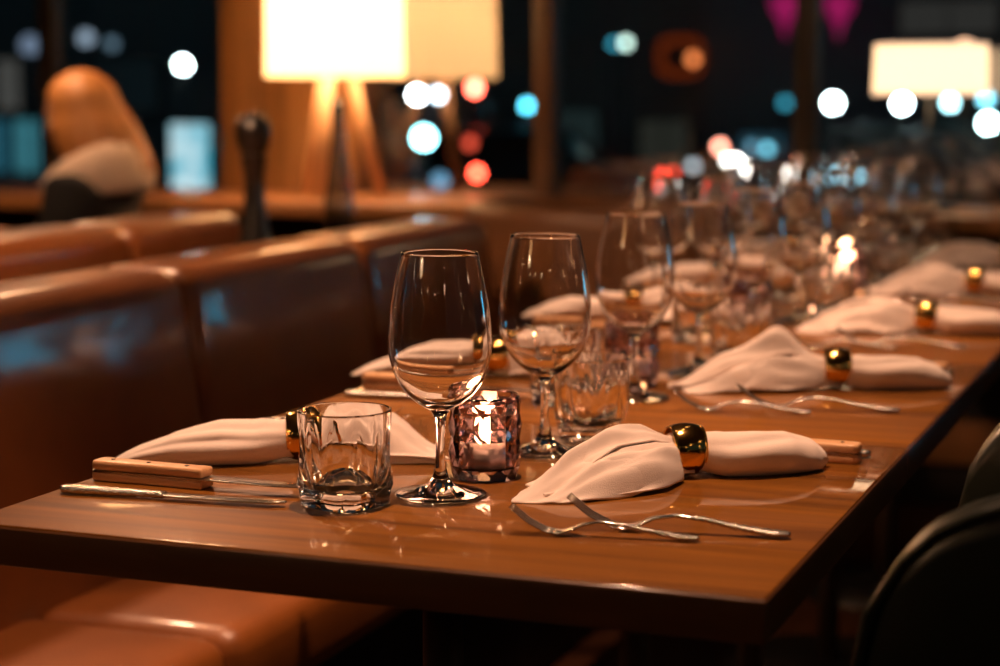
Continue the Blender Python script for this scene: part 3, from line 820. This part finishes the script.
# ------------------------------------------------------------------ things on the console
mp_ = at_y(253, 111, 3.55)
pm = empty('pepper_mill', (mp_.x, mp_.y, 0.775)); hz = mp_.z - 0.775
lathe('body', [(0, 0)] + catmull([(.030, 0), (.031, .02), (.026, .05), (.0185, hz * .36), (.0165, hz * .52), (.021, hz * .64), (.024, hz * .70)], 5) + [(0, hz * .70)], M['blackwood'], pm, 32)
lathe('head', catmull([(.020, hz * .705), (.0255, hz * .74), (.030, hz * .82), (.0295, hz * .90), (.020, hz * .965), (.008, hz * .975)], 5) + [(0, hz * .975)], M['blackwood'], pm, 32)
lathe('knob', catmull([(.004, hz * .97), (.007, hz * .985), (.005, hz), (0, hz * 1.002)], 3), M['steel'], pm, 16)
pm.scale = (1.25, 1.25, 1)
tag(pm, 'tall black pepper mill standing behind the leather banquette', 'pepper mill')
cp = at_y(338, 104, 3.78)
cf = empty('glass_carafe', (cp.x, cp.y, 0.775)); hz = cp.z - 0.775
PO = catmull([(.036, .002), (.038, .010), (.037, .03), (.031, hz * .35), (.022, hz * .58), (.015, hz * .78), (.0135, hz * .94), (.015, hz)], 6)
PI_ = [(max(r - .0025, .001), z) for r, z in PO[3:]][::-1]
lathe('bottle_body', [(0, 0), (.034, 0)] + PO + PI_ + [(0, PI_[-1][1])], M['bottle'], cf, 48)
lathe('stopper', catmull([(0, hz * .93), (.0105, hz * .94), (.0115, hz + .004), (.014, hz + .010), (.008, hz + .016), (0, hz + .017)], 3), M['bottle'], cf, 24)
tag(cf, 'slender clear glass carafe in front of the tripod lamp legs', 'carafe')

# ------------------------------------------------------------------ chairs
TD = [0, .012, .03, .055, .085, .115, .2, .4]; TZP = [-.14, -.09, -.055, -.027, -.011, 0, .008, .012]
def tub_chair(leather, label, loc, rz, htop=0.836, hfront=0.0):
    """seat faces -x; origin on the floor under the seat centre"""
    t = empty('tub_chair', loc, rz)
    # plan: U from (-.27,-.27) round the back (+x) to (-.27,.27)
    N = 120; path = []
    for i in range(N + 1):
        s = i / N
        per = [0.30, math.pi * 0.27, 0.30]; tot = sum(per); d = s * tot
        if d < per[0]: path.append((-0.29 + d, -0.27, -math.pi / 2))
        elif d < per[0] + per[1]:
            a = -math.pi / 2 + (d - per[0]) / 0.27; path.append((0.01 + 0.27 * math.cos(a), 0.27 * math.sin(a), a))
        else:
            dd = d - per[0] - per[1]; path.append((0.01 - dd, 0.27, math.pi / 2))
    v, f = [], []; sec = 18
    for i, (x, y, a) in enumerate(path):
        e = min(i, N - i) / N
        top = htop + hfront + float(np.interp(e * 1.448, TD, TZP))
        th = 0.028 * (0.6 + 0.4 * min(1, e / 0.03))
        nx, ny = math.cos(a), math.sin(a)
        zb_ = 0.33
        for k in range(sec):
            if k < 5: off, z = th, zb_ + (top - th - zb_) * k / 4
            elif k < 12: b = (k - 4) / 8 * math.pi; off, z = th * math.cos(b), top - th + th * math.sin(b)
            else: off, z = -th, top - th - (top - th - zb_) * (k - 12) / 5
            lean = 0.05 * ((z - zb_) / 0.5) * max(0, math.cos(a))
            v.append((x + nx * off + lean, y + ny * off, z))
    for i in range(N):
        for k in range(sec):
            k2 = (k + 1) % sec; f.append((i * sec + k, i * sec + k2, (i + 1) * sec + k2, (i + 1) * sec + k))
    f.append(tuple(range(sec))); f.append(tuple(range((N + 1) * sec - 1, N * sec - 1, -1)))
    sh = fix_normals(link_mesh('backrest', v, f, leather, t))
    for e in (0, N):
        x, y, a = path[e]
        pth = [(x - 0.002, y + 0.022 * math.sin(a), 0.34), (x - 0.002, y + 0.022 * math.sin(a), htop - 0.19), (x + 0.002, y + .020 * math.sin(a), htop - 0.150)]
        for q in range(1, 26, 2):
            xx, yy, aa = path[q if e == 0 else N - q]
            tp = htop + hfront + float(np.interp(q / N * 1.448, TD, TZP))
            pth.append((xx + .02 * math.cos(aa), yy + .024 * math.sin(aa), tp - 0.008))
        tube('piping', pth, 0.0045, leather, sh, 8)
    box('seat', (-0.27, -0.24, 0.33), (0.22, 0.24, 0.46), leather, t, bevel=0.04, segs=4)
    for sx in (-1, 1):
        for sy in (-1, 1):
            tube('leg', [(sx * .22 - .03, sy * .22, 0.0), (sx * .19 - .03, sy * .20, 0.34)], [.012, .018], M['frame_bronze'], t, 10)
    return tag(t, label, 'chair', 'tub chairs at the dinner tables')
tub_chair(M['green'], 'dark green leather tub chair at the right corner of the nearest table', (0.037, 1.668, 0), 0.0)
tub_chair(M['green'], 'dark green leather tub chair drawn up to the second table', (0.46, 2.34, 0), 0.0)
tub_chair(M['leather2'], 'tan leather tub chair at the far end of the banquette', (-1.36, 4.28, 0), math.pi, 0.85)

# ------------------------------------------------------------------ seated person at the booth behind
def skin_body(name, joints, bones, mat, parent, root=0, levels=2):
    me = bpy.data.meshes.new(name)
    me.from_pydata([j[0] for j in joints], bones, [])
    o = bpy.data.objects.new(name, me); COL.objects.link(o); o.parent = parent
    me.materials.append(mat)
    sk = o.modifiers.new('skin', 'SKIN'); sk.use_smooth_shade = True
    for i, j in enumerate(joints):
        r = j[1]; r = r if hasattr(r, '__len__') else (r, r)
        me.skin_vertices[0].data[i].radius = r
        me.skin_vertices[0].data[i].use_root = (i == root)
    sb = o.modifiers.new('sub', 'SUBSURF'); sb.levels = levels; sb.render_levels = levels
    return o

def person(loc, rz, label):
    """faces +y in local space, seated, origin on the floor under the hips"""
    p = empty('person', loc, rz)
    J = [((0, 0, .54), (.15, .12)), ((0, .01, .70), (.13, .10)), ((0, .03, .88), (.15, .11)), ((0, .03, .98), (.12, .09)), ((0, .04, 1.045), .052), ((0, .06, 1.11), .05)]
    B = [(0, 1), (1, 2), (2, 3), (3, 4), (4, 5)]
    def chain(start, pts):
        a = start
        for q in pts: J.append(q); B.append((a, len(J) - 1)); a = len(J) - 1
        return a
    for s in (-1, 1):
        chain(0, [((s * .09, .10, .52), .085), ((s * .11, .44, .50), .062), ((s * .11, .46, .25), .05), ((s * .11, .44, .07), .038), ((s * .11, .56, .035), (.04, .03))])
        wri = chain(3, [((s * .17, .03, .965), .055), ((s * .215, .06, .78), .045), ((s * .19, .22, .70), .036), ((s * .13, .36, .80), .026)])
        x, y, z = J[wri][0]
        palm = chain(wri, [((x - s * .01, y + .045, z + .02), (.036, .018))])
        for q in range(4):
            bx = x - s * .01 + s * (q - 1.5) * .019; L = [.030, .034, .032, .025][q]
            chain(palm, [((bx, y + .085, z + .026), .0095), ((bx, y + .085 + L, z + .018), .0085), ((bx, y + .085 + L * 1.5, z + .002), .0075)])
        chain(palm, [((x - s * .045, y + .05, z + .012), .0105), ((x - s * .058, y + .078, z + .010), .009)])
    body = skin_body('body', J, B, M['skin'], p)
    # head as a shaped surface
    v, f = [], []; n, m = 22, 28
    for i in range(n + 1):
        th = math.pi * i / n
        for j in range(m):
            a = 2 * math.pi * j / m
            x, y, z = .076 * math.sin(th) * math.cos(a), .096 * math.sin(th) * math.sin(a), .118 * math.cos(th)
            if z < 0: x *= 1 - .25 * (z / .118) ** 2; y = y * (1 - .12 * (z / .118) ** 2) + .012 * (z / -.118)
            if y > 0.03:
                y += .020 * math.exp(-(x / .014) ** 2 - ((z + .022) / .026) ** 2)      # nose
                y -= .008 * (math.exp(-((abs(x) - .032) / .014) ** 2 - ((z - .002) / .012) ** 2))   # eye sockets
                y += .006 * math.exp(-(x / .02) ** 2 - ((z + .060) / .010) ** 2)       # lips
                y += .008 * math.exp(-(x / .022) ** 2 - ((z + .098) / .016) ** 2)      # chin
            v.append((x, y, z))
    for i in range(n):
        for j in range(m):
            f.append((i * m + j, (i + 1) * m + j, (i + 1) * m + (j + 1) % m, i * m + (j + 1) % m))
    hd = link_mesh('head', v, f, M['skin'], p, True, loc=(0, .075, 1.165), rot=(R(-12), 0, 0))
    for s in (-1, 1):
        lathe('eye', [(0, -.010), (.007, -.007), (.010, 0), (.007, .007), (0, .010)], M['eye'], hd, 12, loc=(s * .032, .078, .002))
        lathe('ear', [(0, -.030), (.010, -.022), (.014, 0), (.008, .022), (0, .028)], M['skin'], hd, 12, loc=(s * .076, -.004, -.01))
    tube('mouth', [(-.022, .092, -.060), (0, .101, -.060), (.022, .092, -.060)], [.003, .005, .003], M['lip'], hd, 8)
    # hair: long cap falling to the shoulders
    v, f = [], []; n, m = 30, 48
    for i in range(n + 1):
        t = i / n
        for j in range(m):
            a = 2 * math.pi * j / m; back = 0.5 - 0.5 * math.sin(a)
            if t < .45:
                th = t / .45 * math.pi * .5; r = math.sin(th); z = .122 * math.cos(th)
            else:
                u = (t - .45) / .55; r = 1 + .16 * u + .10 * math.sin(u * 3.1); z = -(.20 if back > .3 else .10) * u * (0.55 + .45 * back)
            u_ = max(0, (t - .40) / .60)
            x = .100 * r * math.cos(a); y = .114 * r * math.sin(a) - .012 - .055 * u_ * back ** 1.5
            if math.sin(a) > .55 and t > .30: y = min(y, .070 - .25 * (t - .30)); x *= 1.0
            k_ = 1 + .03 * math.sin(a * 14 + 3 * t)
            v.append((x * k_, y * k_, z + .012))
    for i in range(n):
        for j in range(m): f.append((i * m + j, (i + 1) * m + j, (i + 1) * m + (j + 1) % m, i * m + (j + 1) % m))
    hr = link_mesh('hair', v, f, M['hair'], p, True, loc=(0, .070, 1.172), rot=(R(-8), 0, 0))
    so = hr.modifiers.new('thick', 'SOLIDIFY'); so.thickness = .008
    # coat over torso, arms and lap, with a thick pale collar
    J2 = [((0, -.005, .54), (.18, .145)), ((0, .005, .70), (.165, .13)), ((0, .025, .87), (.175, .125)), ((0, .025, .985), (.125, .09))]
    B2 = [(0, 1), (1, 2), (2, 3)]
    for s in (-1, 1):
        a = 3
        for q in [((s * .175, .03, .955), .082), ((s * .225, .06, .78), .068), ((s * .195, .20, .70), .055), ((s * .145, .33, .778), .044)]:
            J2.append(q); B2.append((a, len(J2) - 1)); a = len(J2) - 1
        J2.append(((s * .10, .14, .53), .10)); B2.append((0, len(J2) - 1))
        J2.append(((s * .115, .44, .505), .078)); B2.append((len(J2) - 2, len(J2) - 1))
    skin_body('coat', J2, B2, M['coat'], p)
    v, f = [], []; n, m = 16, 40
    for i in range(n):
        b = 2 * math.pi * i / n
        for j in range(m):
            a = 2 * math.pi * j / m; back = 0.5 - 0.5 * math.sin(a)
            rr = .102 + .042 * math.cos(b) + .03 * back; zz_ = 1.008 + .048 * math.sin(b) * (1 + .7 * back) + .028 * back - .03 * (1 - back)
            rr += -.022 * math.sin(b)
            v.append((rr * 1.12 * math.cos(a), rr * math.sin(a) + .03, zz_))
    for i in range(n):
        for j in range(m): f.append((i * m + j, i * m + (j + 1) % m, ((i + 1) % n) * m + (j + 1) % m, ((i + 1) % n) * m + j))
    fix_normals(link_mesh('fleece_collar', v, f, M['fleece'], p))
    return tag(p, label, 'person')
pp = at_y(102, 110, 4.36)
scaled(person((pp.x, pp.y, 0.0), R(100), 'seated person with long auburn hair, black coat and cream collar at the booth'), 0.90)
# the table and bench that person sits at
bench = empty('window_bench', (pp.x, pp.y, 0))
box('seat', (-0.22, -0.45, 0.28), (0.24, 0.22, 0.355), M['leather'], bench, bevel=0.03, segs=3)
box('plinth', (-0.20, -0.42, 0), (0.22, 0.20, 0.28), M['plinth'], bench)
tag(bench, 'low leather bench under the seated person by the window', 'bench')
bt = empty('booth_table', (pp.x - 0.95, pp.y - 0.1, 0))
box('tabletop', (-0.34, -0.45, 0.70), (0.34, 0.35, 0.735), M['table'], bt, bevel=0.003)
tube('pedestal', [(0, 0, .02), (0, 0, .70)], .022, M['iron'], bt, 16)
lathe('base_plate', [(0, 0), (0.2, 0), (0.2, 0.008), (0.05, 0.02), (0, 0.02)], M['iron'], bt, 32)
tag(bt, 'wooden booth table in front of the seated person', 'table')

# ------------------------------------------------------------------ the street outside
GZ = -0.75
tag(box('street', (-80, WY + 0.1, GZ - 0.2), (60, 80, GZ), M['asphalt']), 'dark asphalt street outside the windows', kind='structure')
WHITE = (0.80, 1.0, 1.0); CYAN = (0.10, 0.62, 0.85); TEAL = (0.04, 0.30, 0.42); RED = (1.0, 0.06, 0.03)
def lamp_post(px, py, Y, r, col, s, label):
    p = at_y(px, py, Y)
    t = empty('street_lamp', (p.x, p.y, GZ)); h = p.z - GZ
    tube('pole', [(0, 0, 0), (0, 0, h - r)], [.045, .03], M['pole'], t, 10)
    lathe('collar', [(0, h - r - .04), (.05, h - r - .04), (.06, h - r + .01), (0, h - r + .01)], M['pole'], t, 14)
    lathe('globe', [(r * math.sin(R(a)), h - r * math.cos(R(a))) for a in range(0, 181, 15)], glow(col, s), t, 20)
    tag(t, label, 'street lamp', 'globe street lamps outside')
Ln = 30
for px, py, Y, r, col, s, lb in [
    (183, 65, 26, .085, WHITE, 60, 'bright white globe street lamp above the seated person, outside'),
    (228, 94, 26, .075, TEAL, 9, 'dim blue globe street lamp left of the wooden post, outside'),
    (417, 95, 27, .085, (0.9, 0.95, 1.0), 60, 'white globe street lamp just below the lamp shade reflection, left of two'),
    (438, 95, 27, .075, (0.75, 0.85, 1.0), 18, 'paler white globe street lamp just below the lamp shade reflection, right of two'),
    (424, 138, 16.5, .085, (0.30, 0.85, 0.95), 34, 'bright turquoise globe street lamp under the pair of white ones'),
    (440, 181, 16.5, .07, (0.12, 0.26, 0.40), 3, 'faint blue globe lamp just above the ledge'),
    (370, 86, 30, .07, (0.20, 0.30, 0.50), 1.5, 'faint blue globe lamp beside the tripod lamp shade'),
    (527, 106, 28, .075, CYAN, 13, 'turquoise globe street lamp left of the bronze window post'),
    (626, 43, 30, .075, (0.70, 0.92, 0.80), 6, 'pale green globe street lamp left of the orange neon ring'),
    (614, 44, 31, .07, TEAL, 4, 'dim teal globe street lamp behind the pale green one'),
    (833, 103, 26, .085, WHITE, 70, 'bright white globe street lamp right of the dark window post'),
    (902, 104, 26, .082, WHITE, 70, 'bright white globe street lamp below the pale lamp shade'),
    (950, 103, 27, .075, (0.45, 0.85, 0.95), 20, 'pale turquoise globe street lamp below the pale lamp shade'),
    (986, 99, 27, .075, (0.20, 0.60, 0.75), 12, 'teal globe street lamp at the right, upper of two'),
    (988, 123, 25, .085, (0.65, 1.0, 1.0), 60, 'bright white globe street lamp at the right, lower of two'),
    (785, 103, 30, .075, TEAL, 3.5, 'dim teal globe street lamp left of the dark window post'),
    (767, 149, 25.5, .06, (0.15, 0.50, 0.65), 6, 'small turquoise globe lamp low beside the dark window post'),
    (752, 147, 25.5, .065, (0.12, 0.30, 0.42), 2.5, 'faint blue globe lamp low left of the dark window post'),
    (838, 175, 24, .05, (0.35, 0.70, 0.85), 14, 'small pale blue lamp low above the ledge, left of two'),
    (854, 175, 24, .05, (0.35, 0.70, 0.85), 14, 'small pale blue lamp low above the ledge, right of two'),
    (693, 166, 24, .06, (0.40, 0.42, 0.45), 5, 'faint grey globe lamp low behind the wine glasses'),
    (30, 45, 28, .16, (0.30, 0.38, 0.55), 0.8, 'faint bluish globe street lamp at the left edge'),
    (86, 38, 28, .12, (0.45, 0.55, 0.70), 1.2, 'pale bluish globe street lamp above the seated person'),
    (112, 44, 29, .10, (0.22, 0.34, 0.45), 0.9, 'dim bluish globe street lamp right above the seated person'),
]: lamp_post(px, py, Y, r, col, s, lb)

def traffic_light(px, py, Y, label):
    p = at_y(px, py, Y); t = empty('traffic_light', (p.x, p.y, GZ)); h = p.z - GZ
    tube('pole', [(0, .1, 0), (0, .1, h + .25)], .05, M['pole'], t, 10)
    box('housing', (-.13, -.06, h - .62), (.13, .10, h + .17), M['iron'], t, bevel=.02)
    for i, c in enumerate((glow((1.0, .10, .06), 55), M['rubber'], M['rubber'])):
        lathe('lens', [(0, -.01), (.07, -.01), (.085, .02), (0, .03)], c, t, 20, loc=(0, -.075, h - .26 * i), rot=(R(90), 0, 0))
    tag(t, label, 'traffic light')
traffic_light(477, 88, 27, 'red traffic light below the lamp shade reflection')

def car(px, py, Y, rz, lights, label):
    """lights: (px,py,colour,strength) seen at distance Y; body profile along local x"""
    p = at_y(px, py, Y); t = empty('car', (p.x, p.y, GZ), rz)
    prof = [(-2.0, .30), (-2.05, .62), (-1.95, .86), (-1.25, .95), (-.70, 1.36), (.55, 1.40), (1.20, .98), (1.90, .82), (2.05, .55), (2.0, .30)]
    extrude_poly('body', prof, 'y', -.82, .82, M['paint'], t, bevel=.06)
    extrude_poly('side_window', [(-1.10, .98), (-.66, 1.31), (.50, 1.33), (1.02, .98)], 'y', -.835, -.815, M['iron'], t)
    for x in (-1.3, 1.3):
        for s in (-1, 1):
            lathe('wheel', [(0, -.1), (.30, -.1), (.33, 0), (.30, .1), (0, .1)], M['rubber'], t, 24, loc=(x, s * .76, .33), rot=(R(90), 0, 0))
    inv = (Matrix.Translation((p.x, p.y, GZ)) @ Matrix.Rotation(rz, 4, 'Z')).inverted()
    for a, b, c, s, r, nm_ in lights:
        q = inv @ at_y(a, b, Y - 1.0)
        lathe(nm_, [(r * math.sin(R(d)), -r * math.cos(R(d))) for d in range(0, 181, 20)], glow(c, s), t, 14, loc=q)
    tag(t, label, 'car')
car(297, 188, 20, 0.05, [(470, 143, (.8, .08, .04), 3, .06, 'brake_light'), (477, 173, RED, 40, .055, 'tail_light')], 'dark car with red tail lights seen under the lamp shade reflection')
car(510, 205, 24, 0.05, [(652, 184, RED, 12, .045, 'tail_light'), (662, 175, RED, 12, .045, 'tail_light'), (673, 174, RED, 5, .05, 'brake_light')], 'dark car with a cluster of red tail lights behind the wine glasses')
car(885, 185, 28, 0.05, [(720, 147, (1, .32, .22), 16, .07, 'side_light'), (735, 163, (1, .92, .85), 60, .07, 'headlight'), (746, 169, (1, .85, .75), 40, .06, 'headlight'), (727, 160, (1, .92, .85), 20, .04, 'headlight')], 'dark car with white headlights left of the dark window post')

# building fronts across the street
def building(x0, x1, Y, h, mat, label):
    t = empty('building', ((x0 + x1) / 2, Y, GZ)); hw = (x1 - x0) / 2
    box('facade', (-hw, 0, 0), (hw, 6, h), mat, t)
    box('parapet', (-hw + .1, .1, h), (hw - .1, .5, h + .5), mat, t)
    return tag(t, label, 'building')
bA = building(-38, -17.5, 38, 12, M['facade'], 'dark building across the street behind the seated person')
bB = building(-17.4, -10.6, 40, 10, M['facade2'], 'dark brown building across the street with the orange neon ring')
bD = building(6.1, 40, 39, 11, M['facade2'], 'dark building across the street with a blue lit shop front, right of the view')
bC = building(-10.5, 6, 39, 13, M['facade'], 'dark building across the street at the right')
def shop_window(b, px0, py0, px1, py1, col, s):
    Y = b.location.y
    a, c = at_y(px0, py1, Y), at_y(px1, py0, Y)
    o = b.location
    fr = box('window', (a.x - o.x - .06, -.10, a.z - o.z - .06), (c.x - o.x + .06, -.002, c.z - o.z + .06), M['frame_dark'], b)
    n = 2
    for i in range(n):
        x0 = a.x - o.x + (c.x - a.x) * i / n + .02; x1 = a.x - o.x + (c.x - a.x) * (i + 1) / n - .02
        box('pane', (x0, -.13, a.z - o.z), (x1, -.10, c.z - o.z), glow(col, s), fr)
for b, q in ((bA, [(20, 120, 56, 190, (.10, .42, .52), .55), (-12, 120, 12, 190, (.05, .25, .36), .4), (240, 110, 290, 180, (.10, .06, .03), .3), (100, 60, 160, 110, (.02, .04, .05), .2), (0, 60, 22, 110, (.16, .15, .14), .5), (360, 100, 420, 190, (.12, .10, .07), .25)]),
             (bB, [(560, 110, 600, 190, (.03, .05, .05), .5), (640, 120, 690, 190, (.05, .05, .04), .5)]),
             (bC, [(740, 135, 790, 190, (.03, .09, .13), .7), (830, 130, 910, 190, (.02, .07, .09), .7), (930, 120, 1000, 190, (.03, .05, .05), .5), (900, 0, 1000, 35, (.07, .065, .06), .5)])):
    for a in q: shop_window(b, *a)

for x0, x1, z0, z1, s_ in ((21.5, 24.1, 0.3, 3.7, 8.0), (24.6, 28.5, 0.9, 4.0, 8.0), (22.6, 24.2, -.1, .5, 4.0)):
    fr = box('window', (x0 - 23.05 - .1, -.10, z0 - GZ - .1), (x1 - 23.05 + .1, -.002, z1 - GZ + .1), M['frame_dark'], bD)
    for i in range(2):
        box('pane', (x0 - 23.05 + (x1 - x0) * i / 2 + .03, -.13, z0 - GZ), (x0 - 23.05 + (x1 - x0) * (i + 1) / 2 - .03, -.10, z1 - GZ), glow((.05, .55, .85), s_), fr)
# backlit sign beside the window, seen left of the wooden post
sp0, sp1 = at_y(172, 190, 15), at_y(209, 124, 15)
sg = empty('backlit_sign', ((sp0.x + sp1.x) / 2, 15, GZ)); hw = (sp1.x - sp0.x) / 2
box('cabinet', (-hw - .04, 0, sp0.z - GZ - .04), (hw + .04, .15, sp1.z - GZ + .04), M['iron'], sg, bevel=.01)
m_, nt_, b_ = new_mat('sign_print'); nt_.nodes.remove(b_)
tc_ = nt_.nodes.new('ShaderNodeTexCoord'); nz_ = nt_.nodes.new('ShaderNodeTexNoise'); nz_.inputs['Scale'].default_value = 3.5
nt_.links.new(tc_.outputs['Object'], nz_.inputs['Vector'])
cr_ = nt_.nodes.new('ShaderNodeValToRGB'); cr_.color_ramp.elements[0].position = .35; cr_.color_ramp.elements[1].position = .68
cr_.color_ramp.elements[0].color = (.03, .38, .52, 1); cr_.color_ramp.elements[1].color = (.75, .85, .88, 1)
nt_.links.new(nz_.outputs['Fac'], cr_.inputs[0])
e_ = nt_.nodes.new('ShaderNodeEmission'); e_.inputs[1].default_value = 1.5; nt_.links.new(cr_.outputs[0], e_.inputs[0])
nt_.links.new(e_.outputs[0], nt_.nodes['Material Output'].inputs[0]); m_.cycles.emission_sampling = 'NONE'
box('panel', (-hw, -.01, sp0.z - GZ), (hw, 0, sp1.z - GZ), m_, sg)
tube('pole', [(0, .08, 0), (0, .08, sp0.z - GZ)], .06, M['pole'], sg, 10)
tag(sg, 'upright blue and white backlit sign left of the wooden post, outside', 'sign')

# orange neon ring and magenta lanterns on the far building
np_ = at_y(679, 57, 38.9)
nr = empty('neon_ring_sign', (np_.x, 39.0, np_.z)); pts = []
for i in range(41):
    a = 2 * math.pi * i / 40; c, s = math.cos(a), math.sin(a)
    pts.append((.42 * math.copysign(abs(c) ** .5, c), 0, .34 * math.copysign(abs(s) ** .5, s)))
tube('neon_tube', pts, .09, glow((1.0, .13, .02), .16), nr, 8)
for s in (-1, 1): box('bracket', (s * .42 - .03, 0, -.03), (s * .42 + .03, .95, .03), M['iron'], nr)
tag(nr, 'dim orange neon ring on the brown building across the street', 'neon sign')
np2 = at_y(693, 59, 38.2)
nl = empty('wall_lantern', (np2.x, 38.2, np2.z))
lathe('globe', [(.11 * math.sin(R(a)), -.11 * math.cos(R(a))) for a in range(0, 181, 15)], glow((1, .25, .07), 3.2), nl, 20)
box('arm', (-.02, 0, -.02), (.02, 1.8, .02), M['iron'], nl)
tag(nl, 'small orange wall lantern in front of the neon ring', 'lantern')
for px, lb in ((785, 'magenta glowing lantern just left of the dark window post'), (839, 'magenta glowing lantern just right of the dark window post')):
    q = at_y(px, 14, 37.5)
    ml = empty('hanging_lantern', (q.x, 37.5, q.z))
    lathe('glow_cone', [(0, .36), (.24, .36), (.29, .25), (.24, .05), (.11, -.12), (.05, -.30), (.02, -.45), (0, -.5)], glow((1.0, .03, .28), .42), ml, 24)
    box('arm', (-.02, 0, .34), (.02, 1.49, .38), M['iron'], ml)
    tag(ml, lb, 'lantern', 'magenta lanterns across the street')

# glass focuses the lamp light onto the table tops
for o in bpy.data.objects:
    if o.type == 'MESH' and o.data.materials and o.data.materials[0] in (M['clear'], M['clear_foot'], M['smoke']): o.cycles.is_caustics_caster = True
    if o.type == 'MESH' and o.name.split('.')[0] in ('tabletop', 'napkin'): o.cycles.is_caustics_receiver = True
for l in bpy.data.lights:
    if l.name.split('.')[0] in ('spot', 'candle_light'): l.cycles.is_caustics_light = True
